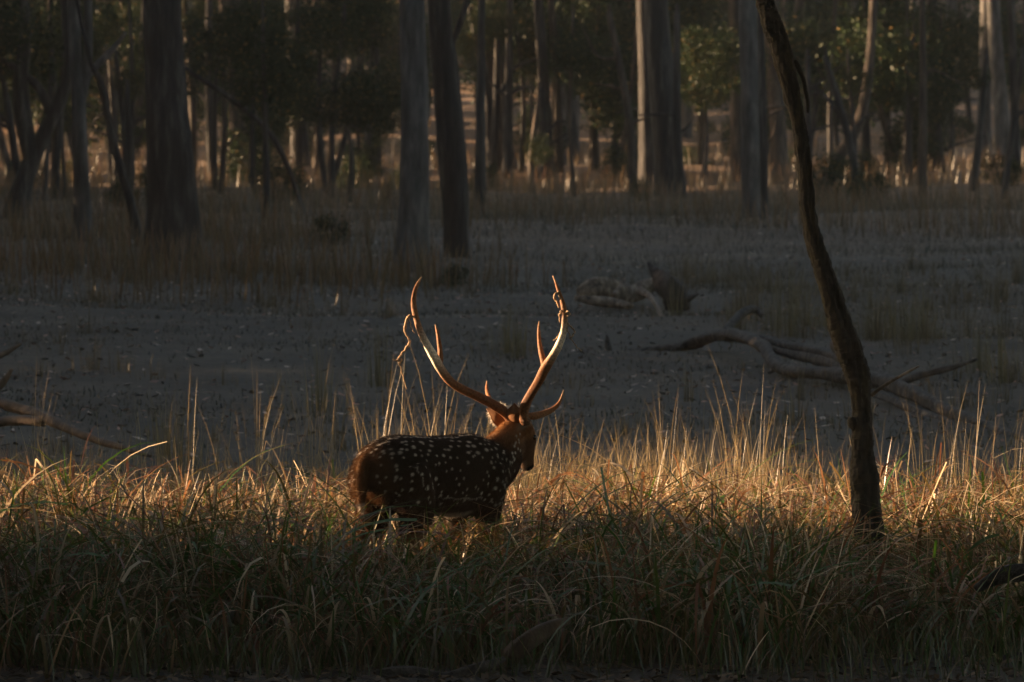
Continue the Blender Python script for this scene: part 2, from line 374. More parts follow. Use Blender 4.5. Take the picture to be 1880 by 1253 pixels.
tree("slim trunk with broken orange light along it", [(1630, 322), (1629, 240), (1626, 140), (1622, 40)], [14, 13, 12, 10], m=M_BROWN, up=3, crown=1.5)
tree("dark sapling trunk under a dense drooping crown", [(1664, 328), (1666, 250), (1672, 160)], [18, 16, 12], m=M_BARK, up=2, crown=0, lowcrown=[(1690, 150, 0, 85), (1650, 70, 1, 95), (1720, 190, -1, 50)])
tree("short dark stem standing among backlit yellow grass", [(1690, 333), (1690, 270), (1694, 210)], [12, 11, 8], m=M_BARK, up=1, crown=0)
tree("thin bare leaning stem lit orange on the hillside", [(1782, 245), (1775, 170), (1766, 90), (1760, 0)], [12, 10, 8, 6], m=M_BROWN, crown=1.2, up=2)
tree("rugged trunk brightly sunlit down its whole left side", [(1806, 305), (1806, 210), (1808, 100), (1810, 0)], [27, 24, 23, 22], m=M_PALE, rough=0.08)
tree("grey trunk leaning left in a clump of three by the hillside", [(1846, 305), (1838, 210), (1828, 100), (1822, 0)], [30, 28, 26, 24], m=M_PALE)
tree("narrow dark trunk at the outer side of a clump of three", [(1866, 315), (1862, 210), (1858, 100), (1856, 0)], [17, 15, 14, 13], m=M_BARK, rough=0.06)

# thin saplings, leaning poles and dead twigs that tangle the forest
for n_ in range(58):
    bx = rnd.uniform(-20, 1900); by = rnd.uniform(312, 372)
    lean = rnd.uniform(-70, 70) if rnd.random() < .35 else rnd.uniform(-16, 16)
    top_y = rnd.choice([-10, -10, 40, 120, 180]); w = rnd.uniform(6, 17)
    mid = ((bx + lean * .4) + rnd.uniform(-9, 9), (by + top_y) * .55)
    lim = []
    for k_ in range(rnd.choice([0, 1, 2, 3])):
        f = rnd.uniform(.3, .85); qx, qy = bx + lean * f, by + (top_y - by) * f; sx = rnd.choice([-1, 1])
        lim.append(([(qx, qy), (qx + sx * rnd.uniform(14, 34), qy - rnd.uniform(5, 40)), (qx + sx * rnd.uniform(40, 85), qy - rnd.uniform(0, 80))], [w * .5, w * .38, w * .15]))
    low = [(bx + lean * .8 + rnd.uniform(-25, 25), top_y + rnd.uniform(20, 130), rnd.uniform(-1, 1), rnd.uniform(26, 58))] if rnd.random() < .6 else []
    tree("thin sapling in the tangled undergrowth between the big trunks", [(bx, by), mid, (bx + lean, top_y)], [w * 1.1, w, w * .7], m=rnd.choice([M_BARK, M_BARK, M_BROWN]), up=(2.5 if top_y < 0 else .4), flare=.1, limbs=lim, crown=(1.4 if top_y < 0 else 0), group="thin saplings tangled through the forest", k=8, name="sapling", lowcrown=low, rough=.08)
for n_ in range(46):
    d = rnd.uniform(112, 235); x = rnd.uniform(-1, 1) * (.092 * d + 2); z = float(ground(x, d)); r_ = rnd.uniform(.35, 1.0)
    root = empty("forest_bush", (x, d, z), "scrubby dark bush on the dim forest floor among the trunks", "bush", "scrubby bushes under the forest trees")
    st = MB()
    for k_ in range(4):
        a_ = k_ * 1.57 + n_; st.tube(spline([[x, d, z - .05], [x + .2 * r_ * math.cos(a_), d + .2 * r_ * math.sin(a_), z + .5 * r_], [x + .5 * r_ * math.cos(a_), d + .5 * r_ * math.sin(a_), z + 1.1 * r_]], 6), [.02, .02, .018, .015, .012, .008], 5)
    st.build("stem", M_BARK, root); put_crown(root, CR_SM, (x, d, z + .75 * r_), (r_, r_, r_ * .85))

# leafy understory trees whose crowns hang in view
US = [(70, 330, 120, 120, 95, "leafy dark sapling crown behind the twisted tree"), (215, 345, 200, 90, 80, "dark leafy sapling between the pale forked tree and the massive trunk"),
      (395, 350, 400, 100, 110, "leafy dark tree right of the massive furrowed trunk"), (470, 330, 520, 190, 90, "dark leafy tree with drooping foliage in front of the brown leaning trunk"),
      (640, 372, 640, 235, 95, "dense dark green tree hanging low beside the tall pale trunk"), (600, 350, 590, 90, 120, "dark broad tree crown filling the gap left of the tall pale trunk"),
      (955, 318, 950, 60, 85, "dim leafy crown high between the poles of the forest"), (1290, 345, 1290, 150, 90, "dark leafy tree right of the thick brown trunk"),
      (1480, 322, 1500, 90, 85, "brownish leafy tree behind the dead snag"), (1545, 310, 1540, 160, 80, "dark leafy tree above the leaning trunk"),
      (1745, 300, 1735, 120, 70, "leafy tree before the sunlit hillside")]
for n_, (bx, by, cx, cy, rp, lab) in enumerate(US):
    d = gdist(bx, by); b0 = P(bx, by, d); b0[2] = float(ground(b0[0], d))
    root = empty("understory_tree", tuple(b0), lab, "tree")
    q, top = px_trunk([(bx, by), ((bx + cx) / 2 + rnd.uniform(-12, 12), (by + cy) / 2), (cx, cy)], d, [11, 9, 6], None, 200 + n_, 8, 0.05, 0.2)
    q.build("trunk", M_BARK, root)
    for k_ in range(4):
        put_crown(root, CR_SM, P(cx + rnd.uniform(-.8, .8) * rp, cy + rnd.uniform(-.7, .6) * rp, d + rnd.uniform(-1.5, 1.5)), rp / FPX * d * rnd.uniform(0.5, 0.85))

# bushes standing on the forest floor
for (bx, by, w, h, lab) in [(605, 455, 45, 35, "low dark bush at the clearing edge left of the tall pale trunk"), (1838, 345, 50, 34, "round dark green bush at the foot of the clump of three trunks"),
                            (1175, 372, 28, 24, "small dark bush at the foot of the thick brown trunk"), (835, 530, 34, 24, "small leafy plant on the bank behind the deer's left antler"),
                            (1745, 262, 55, 32, "scrubby backlit bush below the sunlit hillside")]:
    d = gdist(bx, by); b0 = P(bx, by, d); b0[2] = float(ground(b0[0], d))
    root = empty("bush", tuple(b0), lab, "bush")
    s_ = w / FPX * d
    st = MB()
    for k_ in range(5):
        a_ = k_ * 1.3; st.tube(spline([[*(b0 - [0, 0, .05])], [*(b0 + np.array([.15 * math.cos(a_), .15 * math.sin(a_), .5]) * s_)], [*(b0 + np.array([.4 * math.cos(a_), .4 * math.sin(a_), 1.0]) * s_)]], 6), [.02 * s_] * 6, 5)
    st.build("stem", M_BARK, root)
    o = put_crown(root, CR_SM, (b0[0], b0[1], b0[2] + h / FPX * d * 0.9), (s_, s_, h / FPX * d))

# more trunks far back in the forest and up the slope
far = 0
while far < 130:
    d = rnd.uniform(160, 345); x = rnd.uniform(-1, 1) * (0.092 * d + 4)
    pxb = 940 + x / d * FPX
    w = rnd.uniform(0.16, 0.5); z = float(ground(x, d))
    root = empty("far_tree", (x, d, z), "slim trunk in the dim depth of the forest or on the slope behind", "tree", "far forest trunks on the rising slope")
    H = rnd.uniform(7, 11); lean = rnd.uniform(-.12, .12)
    sp = spline([[x, d, z - .3, w * .62], [x + lean * H * .3, d, z + H * .35, w * .5], [x + lean * H * .6, d, z + H * .7, w * .42], [x + lean * H, d, z + H, w * .3]], 20)
    q = MB(); q.tube(sp[:, :3], sp[:, 3], 9, 0.05, 300 + far, None, 0.05); q.build("trunk", rnd.choice([M_BARK, M_BROWN, M_BROWN, M_PALE]), root)
    put_crown(root, CR_BIG, sp[-1, :3], rnd.uniform(1.8, 3.2))
    for k_ in range(rnd.choice([1, 2, 3, 3])): put_crown(root, CR_SM, (x + rnd.uniform(-1.5, 1.5), d + rnd.uniform(-1, 1), z + rnd.uniform(1.6, 6)), rnd.uniform(0.9, 2.0))
    far += 1

# the forest goes on to the left of the clearing, outside the frame; its edge shades the clearing
def side_tree(u, t, h, r_, xy=None, meshes=None):
    if xy is None: xy = u * P_H + t * S_H
    z = float(ground(xy[0], xy[1]))
    root = empty("side_tree", (xy[0], xy[1], z), "leafy tree of the forest edge, or shrub added for shade, beside the clearing", "tree", "leafy trees along the side of the clearing")
    q = MB(); q.tube(spline([[xy[0], xy[1], z - .2, .2], [xy[0] + .2, xy[1], z + h * .4, .16], [xy[0], xy[1], z + h * .85, .08]], 10)[:, :3], np.linspace(.2, .06, 10), 8, .05); q.build("trunk", M_BARK, root)
    for (fz, fr) in ((0.25, 0.8), (0.55, 1.0), (0.82, 0.8)):
        put_crown(root, meshes or CR_DENSE, (xy[0] + rnd.uniform(-.2, .2) * r_, xy[1] + rnd.uniform(-.2, .2) * r_, z + h * fz), (r_ * fr, r_ * fr, h * .27))
# unseen tall trees added over, behind and right of the view to cut sky light
def sky_shade_tree(x, y, h, r_, low):
    z = float(ground(x, y))
    root = empty("sky_shade_tree", (x, y, z), "tall unseen tree added to shade the sedge bed and the clearing", "tree", "unseen trees added to close off the sky")
    q = MB(); q.tube([[x, y, z - .2], [x + .1, y, z + h * .4], [x, y, z + h * .9]], [.26, .2, .08], 10, .05); q.build("trunk", M_BARK, root)
    for k_ in range(4): put_crown(root, CR_DENSE, (x + rnd.uniform(-.6, .6) * r_, y + rnd.uniform(-.6, .6) * r_, z + low + r_ * .6 + rnd.uniform(0, 1) * (h - low - r_ * .6)), (r_, r_, r_ * .6))
for (x, y) in [(4.6, 19), (4.8, 11), (-4.4, 16), (-4.6, 7), (3.5, 2), (-3, -3), (9, 24), (10, 14), (-9, 12), (9, 5), (-8, 1), (0, -9), (8, -5), (-9, -9), (5.6, 26), (1.95, 13), (-1.9, 12), (2.7, 21.5), (-2.6, 20.5), (3.4, 25.5)]:
    sky_shade_tree(x, y, 11.5, 3.6, 4.6)
for (x, y) in [(9, 33), (11, 41), (12, 50), (13, 60), (14.5, 71), (16, 83), (15, 38), (17, 55), (20, 68)]:
    sky_shade_tree(x, y, 13, 3.6, 1.2)
def tmin(u, extra):
    # smallest t for which the tree stands clear of the frame
    return (u * P_H[0] + 0.096 * u * P_H[1] + extra) / (math.cos(R(AZ)) - 0.096 * math.sin(R(AZ)))
for u in (25.15, 26.9): side_tree(u, tmin(u, 1.6), 1.5, .65, None, CR_SM)  # sparse low crowns, added out of view to dapple the edge of the light
for u in np.arange(16.0, 24.9, 1.25):
    side_tree(u, tmin(u, 3.0) + rnd.uniform(0, 1.0), 3.8, 1.2)
SD = 27.5                                    # distance of the dead snag
def add_shade_trunk(u, t, w, h):  # unseen trunk added to keep the sun off the snag
    x, y = u * P_H + t * S_H; z = float(ground(x, y))
    root = empty("snag_shade_trunk", (x, y, z), "unseen bare trunk added to keep the snag in shade", "tree", "unseen trunks added for shade")
    q = MB(); q.tube([[x, y, z - .2], [x + .03, y, z + h * .5], [x, y, z + h]], [w * .55, w * .5, w * .42], 12, .04); q.build("trunk", M_BARK, root)
    put_crown(root, CR_BIG, (x, y, z + h + .6), 2.0)
us_ = float(np.dot(P(1520, 500, SD)[:2], P_H))
add_shade_trunk(us_ + .02, tmin(us_, 1.6), .46, 7.5)
for u in np.arange(31.2, 35.2, .9): side_tree(u, tmin(u, 1.2) + rnd.uniform(0, .5), 1.0, .6)  # low shrub screen, added out of view to dim the grass on the left
side_tree(20.0, tmin(20, 6), 4.6, 1.5); side_tree(22.6, tmin(22.6, 6), 4.6, 1.5)
for u in np.arange(36.2, 136, 4.0):
    side_tree(u, tmin(u, 6.5) + rnd.uniform(0, 3), 11, 2.7)
    side_tree(u + 2, tmin(u, 13) + rnd.uniform(0, 3), 13, 2.9)
for u in np.arange(141, 320, 5.8):
    side_tree(u + rnd.uniform(-2, 2), tmin(u, 9) + rnd.uniform(0, 12), 14, 2.4)

# ------------------------------------------------------------------ dead snag on the right

snag = empty("dead_snag", tuple(P(1598, 1120, SD)), "dead crooked tree trunk, dark and fluted, rising from the sedge beside the deer", "tree")
snag.location.z = 0
cp = [(1602, 1140, 50), (1600, 1010, 48), (1594, 920, 46), (1590, 850, 46), (1588, 800, 44), (1586, 745, 38), (1580, 690, 42), (1567, 640, 44), (1552, 590, 40), (1532, 520, 36), (1512, 460, 34), (1496, 400, 30), (1490, 340, 27), (1484, 280, 27), (1474, 220, 24), (1459, 150, 30), (1440, 80, 32), (1422, 30, 30), (1412, 0, 28), (1398, -60, 26), (1390, -160, 24), (1384, -420, 20)]
ctrl = np.array([[*P(x, y, SD), w / FPX * SD / 2] for x, y, w in cp]); ctrl[0, 2] = -0.1
sp = spline(ctrl, 520)
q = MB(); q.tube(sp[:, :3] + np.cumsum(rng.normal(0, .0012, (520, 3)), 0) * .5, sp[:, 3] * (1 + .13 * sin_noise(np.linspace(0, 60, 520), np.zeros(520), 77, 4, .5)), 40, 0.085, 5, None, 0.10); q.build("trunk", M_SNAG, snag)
# pale strip: sunlight along the left edge put into the colour
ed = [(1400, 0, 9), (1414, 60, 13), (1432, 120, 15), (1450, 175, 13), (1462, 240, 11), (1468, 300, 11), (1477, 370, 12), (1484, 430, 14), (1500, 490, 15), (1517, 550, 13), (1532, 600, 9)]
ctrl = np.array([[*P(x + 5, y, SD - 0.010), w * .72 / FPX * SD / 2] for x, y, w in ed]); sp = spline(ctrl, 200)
q = MB(); q.tube(sp[:, :3], sp[:, 3], 12, 0.10, 8); q.build("lit_edge", M_SNAGL, snag)
st = [(1458, 112, 9), (1468, 132, 9), (1476, 150, 8), (1480, 170, 7), (1484, 190, 7), (1483, 208, 4)]
ctrl = np.array([[*P(x, y, SD - 0.01), w / FPX * SD / 2] for x, y, w in st]); sp = spline(ctrl, 24)
q = MB(); q.tube(sp[:, :3], sp[:, 3], 7, 0.25, 9); q.build("bark_strip", M_SNAG, snag)
tw = MB(); sp = spline([[*P(1600, 726, SD), .013], [*P(1630, 704, SD - .05), .011], [*P(1662, 686, SD - .1), .009], [*P(1688, 672, SD - .12), .005]], 20); tw.tube(sp[:, :3], sp[:, 3] * .8, 7, .12, 4); tw.build("broken_twig", M_LOGP, snag)
kn = MB(); b_ = P(1572, 785, SD - .02); sp = spline([[*b_, .03], [*(b_ + [-.018, -.015, .02]), .026], [*(b_ + [-.03, -.02, .05]), .012]], 8); kn.tube(sp[:, :3], sp[:, 3], 8, .15, 3); kn.build("knot", M_SNAG, snag)

# ------------------------------------------------------------------ fallen wood
def fallen(name, label, cat, branches, m, dd=None, seed=0, k=12):
    """branches: lists of (px, py, width px, distance, partname)"""
    first = branches[0][1][0]
    f = P(first[0], first[1], first[3])
    root = empty(name, (f[0], f[1], float(ground(f[0], f[1]))), label, cat)
    for n_, (pn, pts) in enumerate(branches):
        c = np.array([[*P(x, y, d), w / FPX * d / 2] for x, y, w, d in pts])
        L_ = np.linalg.norm(np.diff(c[:, :3], axis=0), axis=1).sum()
        nn = max(14, int(L_ / 0.04)); sp = spline(c, nn)
        jit = np.cumsum(np.random.default_rng(seed + n_).normal(0, 1, (nn, 3)), 0); jit -= np.linspace(0, 1, nn)[:, None] * jit[-1]
        q = MB(); q.tube(sp[:, :3] + jit * sp[:, 3:4] * .035, np.maximum(sp[:, 3], .006), k, 0.13, seed + n_, None, 0.2); q.build(pn, m, root)
    return root
fallen("fallen_tree", "big weathered grey dead tree lying across the clearing behind the snag", "fallen tree", [
    ("trunk", [(1930, 832, 20, 41.0), (1880, 808, 22, 42), (1800, 775, 24, 43.5), (1700, 728, 28, 46), (1620, 700, 28, 48), (1540, 690, 24, 49.5), (1480, 682, 18, 50.5)]),
    ("branch", [(1560, 692, 26, 49), (1490, 684, 24, 50.5), (1440, 678, 22, 51.2), (1414, 652, 22, 52), (1398, 628, 22, 53), (1360, 613, 22, 54), (1325, 612, 20, 55), (1285, 628, 20, 55.5), (1240, 640, 18, 55.5), (1185, 646, 15, 55.5), (1130, 648, 10, 55.5)]),
    ("branch", [(1360, 616, 18, 54.3), (1310, 618, 18, 55), (1260, 632, 16, 55.5)]),
    ("branch", [(1660, 712, 20, 47.5), (1580, 672, 18, 49), (1520, 650, 18, 51), (1450, 634, 15, 52.5), (1400, 620, 12, 53.5)]),
    ("branch", [(1600, 705, 24, 48.5), (1530, 668, 20, 50.5), (1460, 650, 16, 52.2), (1410, 640, 10, 53)]),
    ("branch", [(1332, 610, 15, 55), (1348, 590, 15, 55.4), (1366, 574, 15, 55.8), (1388, 570, 13, 56), (1398, 580, 9, 55.9)]),
    ("branch", [(1118, 655, 12, 55.4), (1116, 638, 11, 55.4), (1114, 615, 4, 55.4)]),
    ("branch", [(1140, 650, 10, 55.5), (1100, 655, 8, 55.4), (1070, 665, 4, 55.3)]),
    ("branch", [(1650, 706, 16, 47.5), (1690, 690, 14, 47.2), (1740, 678, 11, 47), (1795, 660, 5, 46.8)]),
    ("branch", [(1600, 720, 12, 47.3), (1660, 745, 15, 46), (1720, 768, 15, 44.6), (1810, 806, 13, 42.6), (1900, 836, 10, 41.4)]),
    ("root_stub", [(1550, 660, 22, 49.6), (1538, 640, 24, 49.8), (1530, 628, 14, 50)])], M_LOG, seed=20)
fallen("dead_stump", "broken trunk painted pale as if sunlit, with upturned dark roots lying on the bare bank", "fallen log", [
    ("trunk", [(1062, 540, 20, 68), (1085, 528, 34, 68), (1120, 530, 34, 68.2), (1150, 540, 30, 68.4), (1185, 528, 30, 68.5), (1205, 516, 22, 68.5)]),
    ("branch", [(1056, 548, 10, 67.6), (1090, 552, 18, 67.5), (1130, 558, 18, 67.4), (1160, 562, 10, 67.2)]),
    ("branch", [(1128, 545, 16, 67.5), (1140, 530, 14, 67.6), (1146, 512, 5, 67.7)]),
    ("branch", [(1175, 535, 16, 68), (1195, 548, 9, 67), (1210, 570, 7, 65), (1218, 592, 7, 62.8), (1232, 620, 5, 60.5)])], M_LOGP, seed=50)
fallen("upturned_root", "dark pointed slab of root standing up behind the pale broken trunk", "fallen log", [
    ("root", [(1252, 572, 44, 67.6), (1236, 540, 48, 67.6), (1212, 512, 30, 67.8), (1190, 483, 5, 68)]),
    ("branch", [(1235, 556, 16, 67.4), (1260, 550, 13, 67.5), (1282, 540, 5, 67.6)])], M_BARK, seed=60)
fallen("fallen_branch", "long weathered branch slanting down into the grass left of the deer", "fallen log", [
    ("branch", [(-40, 730, 18, 41), (0, 740, 20, 40.6), (50, 754, 22, 40), (95, 774, 20, 39.3), (150, 798, 16, 38.6), (215, 820, 12, 38), (275, 838, 6, 37.6)]),
    ("branch", [(-40, 780, 16, 39.6), (30, 772, 18, 39.6), (80, 776, 16, 39.4)]),
    ("twig", [(-30, 665, 9, 41.5), (10, 648, 9, 41.6), (38, 632, 4, 41.7)]),
    ("twig", [(-20, 730, 12, 41), (6, 700, 12, 41), (22, 678, 5, 41)])], M_LOGB, seed=70)
fallen("broken_branch", "short grey broken branch lying in the front of the sedge", "fallen log", [
    ("branch", [(938, 1208, 36, 24.15), (965, 1184, 34, 24.15), (1000, 1160, 28, 24.2), (1046, 1139, 12, 24.25)])], M_LOGB, seed=80)
fallen("rotten_branch", "dark rotten branch lying on the bare mud at the grass edge", "fallen log", [
    ("branch", [(690, 1242, 20, 23.9), (745, 1236, 26, 23.9), (820, 1246, 22, 23.85), (880, 1228, 20, 23.9), (925, 1212, 10, 24.0)])], M_LOG, seed=85)
fallen("dark_log", "dark weathered log half buried in sedge right of the snag", "fallen log", [
    ("trunk", [(1790, 1082, 14, 25.3), (1825, 1062, 26, 25.3), (1870, 1052, 32, 25.3), (1960, 1060, 36, 25.3)])], M_BARK, seed=90)

# ------------------------------------------------------------------ deer
DO = P(800, 1140, 27.0); DO[2] = 0.0                     # ground under the middle of the body
HEAD = R(46)                                            # heading, turned away from the viewer
FW = np.array([math.cos(HEAD), math.sin(HEAD), 0]); LF = np.array([-math.sin(HEAD), math.cos(HEAD), 0]); UP = np.array([0, 0, 1.0])
def B(x, y, z): return DO + FW * x + LF * y + UP * z
def D(px, py, dy): return P(px, py, 27.0 + dy)
deer = empty("spotted_deer", tuple(DO), "spotted deer stag with tall branching antlers standing in the sedge, seen from behind", "deer")
mb = MB()
# trunk of the body
T = [(-.475, .745, .03, .05), (-.455, .735, .085, .082), (-.42, .722, .120, .120), (-.36, .714, .146, .156), (-.28, .712, .157, .176), (-.18, .705, .160, .180), (-.06, .692, .166, .184),
     (.06, .685, .170, .190), (.17, .685, .166, .196), (.26, .688, .150, .188), (.33, .688, .128, .162), (.39, .695, .10, .122), (.43, .70, .06, .07)]
c = np.array([[x, z, w, h] for x, z, w, h in T]); c = spline(c, 40)
mb.loft([(B(x, 0, z), max(w, .01), max(h, .01), LF, UP) for x, z, w, h in c], 28)
# neck: from the shoulders up to the poll
POLL = D(953, 779, 0.40)
NK = [(B(.20, 0, .715), .13, .14), (B(.32, 0, .712), .126, .142), (B(.41, 0, .738), .108, .128), (B(.475, 0, .805), .086, .108), (B(.53, 0, .882), .062, .072), (POLL + np.array([-.004, -.006, 0]), .046, .052)]
cc = spline(np.array([[*p, w, h] for p, w, h in NK]), 26)
ax = np.gradient(cc[:, :3], axis=0); ax /= np.linalg.norm(ax, axis=1)[:, None]
secs = []
for k_ in range(len(cc)):
    sd = LF - ax[k_] * LF.dot(ax[k_]); sd /= np.linalg.norm(sd); u_ = np.cross(ax[k_], sd)
    secs.append((cc[k_, :3], cc[k_, 3], cc[k_, 4], sd, u_))
mb.loft(secs, 24)
# head
hf = np.array([.045, .052, -.185]); hl = .234; hf /= np.linalg.norm(hf)
hs = np.cross(UP, hf); hs /= np.linalg.norm(hs); hu = np.cross(hf, hs)       # hs: the deer's left, hu: top of the face
HS = [(-.05, .0, .03, .03), (-.02, .0, .05, .052), (.04, .004, .060, .064), (.10, .004, .060, .068), (.14, .0, .054, .064), (.19, -.006, .042, .052), (.24, -.010, .034, .042), (.275, -.012, .031, .037), (.295, -.014, .024, .028), (.302, -.014, .010, .012)]
HK = hl / 0.30
cc = spline(np.array(HS), 30)
mb.loft([(POLL + hf * a * HK + hu * o_, max(w, .005), max(h, .005), hs, hu) for a, o_, w, h in cc], 22)
# brow over the eyes and pedicles
for s_ in (-1, 1):
    e = POLL + hf * .095 * HK + hs * s_ * .044 + hu * .03
    mb.tube([e - hf * .022, e, e + hf * .022], [.012, .018, .012], 8)
def limb(pts, k=12):
    cc_ = spline(np.array([[*B(x, y, z), r_] for x, y, z, r_ in pts]), 34)
    mb.tube(cc_[:, :3], cc_[:, 3], k)
# hind legs: knee forward and high, hock backward
for (y_, dx) in ((-.075, .08), (.085, -.13)):
    limb([(-.30, y_, .74, .115), (-.29 + dx * .2, y_ * 1.12, .66, .122), (-.25 + dx * .4, y_ * 1.15, .56, .095), (-.27 + dx * .6, y_ * 1.1, .47, .072), (-.34 + dx * .8, y_ * 1.05, .385, .042), (-.385 + dx, y_, .33, .034), (-.375 + dx, y_, .24, .023), (-.36 + dx * 1.05, y_, .12, .021), (-.345 + dx * 1.1, y_, .07, .025), (-.315 + dx * 1.1, y_, .01, .026)])
for (y_, dx) in ((-.075, .07), (.075, -.06)):
    limb([(.26, y_, .72, .095), (.27, y_ * 1.15, .62, .088), (.25 + dx * .3, y_ * 1.15, .52, .064), (.245 + dx * .5, y_ * 1.1, .42, .044), (.265 + dx * .8, y_, .30, .030), (.262 + dx, y_, .26, .030), (.255 + dx, y_, .15, .021), (.255 + dx * 1.05, y_, .075, .025), (.285 + dx * 1.1, y_, .01, .026)])
# tail
cc_ = spline(np.array([[*B(-.43, 0, .80), .030], [*B(-.470, .004, .77), .030], [*B(-.488, .006, .71), .030], [*B(-.490, .006, .62), .027], [*B(-.487, .004, .53), .012]]), 20)
mb.tube(cc_[:, :3], cc_[:, 3], 12)
raw = mb.mesh("raw")
tmp = bpy.data.objects.new("tmp", raw); COL.objects.link(tmp)
rm = tmp.modifiers.new("r", 'REMESH'); rm.mode = 'VOXEL'; rm.voxel_size = 0.0095
sm = tmp.modifiers.new("s", 'SMOOTH'); sm.factor = 0.5; sm.iterations = 5
ss = tmp.modifiers.new("b", 'SUBSURF'); ss.levels = 1; ss.render_levels = 1
dg = bpy.context.evaluated_depsgraph_get()
body_me = bpy.data.meshes.new_from_object(tmp.evaluated_get(dg)); bpy.data.objects.remove(tmp)
nv = len(body_me.vertices); V = np.zeros(nv * 3, np.float32); body_me.vertices.foreach_get("co", V); V = V.reshape(-1, 3).astype(float)
body_me.loops.foreach_get; ql = np.zeros(len(body_me.loops), np.int32); body_me.loops.foreach_get("vertex_index", ql)
body_q = ql.reshape(-1, 4)
VN = np.zeros(nv * 3, np.float32); body_me.vertices.foreach_get("normal", VN); VN = VN.reshape(-1, 3).astype(float)
# coat colours, in the deer's own axes
rel = V - DO; lx = rel @ FW; ly = rel @ LF; lz = rel[:, 2]
hp = V - POLL; hx = hp @ hf / HK; hy = hp @ hs; hz = hp @ hu
def sstep(a, b, v): t = np.clip((v - a) / (b - a), 0, 1); return t * t * (3 - 2 * t)
def mixc(C, col, w): return C + (np.array(col) - C) * w[:, None]
headr = (np.abs(hz) < .095) & (np.abs(hy) < .085) & (lx > .40)
nz = sin_noise(lx * 1.0 + ly, lz, 9, 4, 14.0)
C = np.tile(np.array([0.040, 0.019, 0.0085]), (nv, 1))
C = mixc(C, (0.017, 0.009, 0.0055), sstep(.60, .80, lz + .03 * nz) * (1 - sstep(.36, .46, lx)))
C = mixc(C, (0.010, 0.008, 0.007), sstep(.06, .0, np.abs(ly)) * sstep(.80, .85, lz) * (1 - sstep(.30, .40, lx)))
C = mixc(C, (0.075, 0.036, 0.015), sstep(-.36, -.45, lx + .02 * nz) * 0.8)
headm = sstep(.80, .92, lz + .35 * (lx - .40) + .02 * nz) * sstep(.30, .42, lx)
C = mixc(C, (0.20, 0.088, 0.032), headm)
C = mixc(C, (0.35, 0.31, 0.27), sstep(.525, .505, lz + .008 * nz) * sstep(-.18, -.12, lx) * sstep(.19, .14, lx) * sstep(.11, .08, np.abs(ly)) * .7)        # belly
front = sstep(.32, .42, lx) * sstep(.0, .07, (lx - .26) - (lz - .60) * 0.72)
C = mixc(C, (0.26, 0.215, 0.18), front * (1 - sstep(-.02, .03, hx)) * sstep(.60, .68, lz) * sstep(.095, .05, np.abs(ly)))                                   # pale throat
C = mixc(C, (0.095, 0.046, 0.022), headr * sstep(.06, .12, hx))          # face
C = mixc(C, (0.055, 0.032, 0.02), headr * (hx > .06) * sstep(.035, .06, hz) * (np.abs(hy) < .04) * (hx < .26))
C = mixc(C, (0.010, 0.008, 0.008), headr * sstep(.262, .272, hx) * sstep(-.06, -.03, hz))             # nose
C = mixc(C, (0.42, 0.38, 0.34), headr * (hx > .22) * sstep(-.034, -.042, hz) * .12)                             # chin
legm = sstep(.46, .40, lz)
C = mixc(C, (0.17, 0.095, 0.045), legm); C = mixc(C, (0.02, 0.017, 0.014), sstep(.045, .035, lz))
tail = (lx < -.475) & (np.abs(ly - .005) < .045) & (lz < .80)
C = mixc(C, (0.085, 0.040, 0.016), tail * 1.0); C = mixc(C, (0.40, 0.36, 0.32), tail * sstep(.585, .56, lz) * .6)
# white spots in rough rows along the flanks
kd = kdtree.KDTree(nv)
for i_ in range(nv): kd.insert(rel[i_], i_)
kd.balance()
sp_r = random.Random(4)
def to_rel(x, y, z): return FW * x + LF * y + UP * z
def spot(x, y, z, r_, strength=0.85, el=1.5):
    co, idx, dist = kd.find(to_rel(x, y, z))
    if dist > .17: return
    r_ *= sp_r.uniform(.85, 1.2)
    for (co2, i2, d2) in kd.find_range(co, r_ * el * 1.3):
        dv = np.array(co2) - np.array(co)
        a_ = dv @ FW / el; b_ = dv @ LF; c_ = dv[2]
        dd = math.sqrt(a_ * a_ + b_ * b_ + c_ * c_)
        w = max(0.0, min(1.0, (r_ * 1.3 - dd) / (r_ * .75)))
        C[i2] = C[i2] + (np.array((0.52, 0.47, 0.42)) - C[i2]) * w * strength
TC = np.array(T)
def surf(x, ph, s_):
    zc, w_, h_ = [np.interp(x, TC[:, 0], TC[:, k]) for k in (1, 2, 3)]
    return x, s_ * w_ * math.cos(ph), zc + h_ * math.sin(ph)
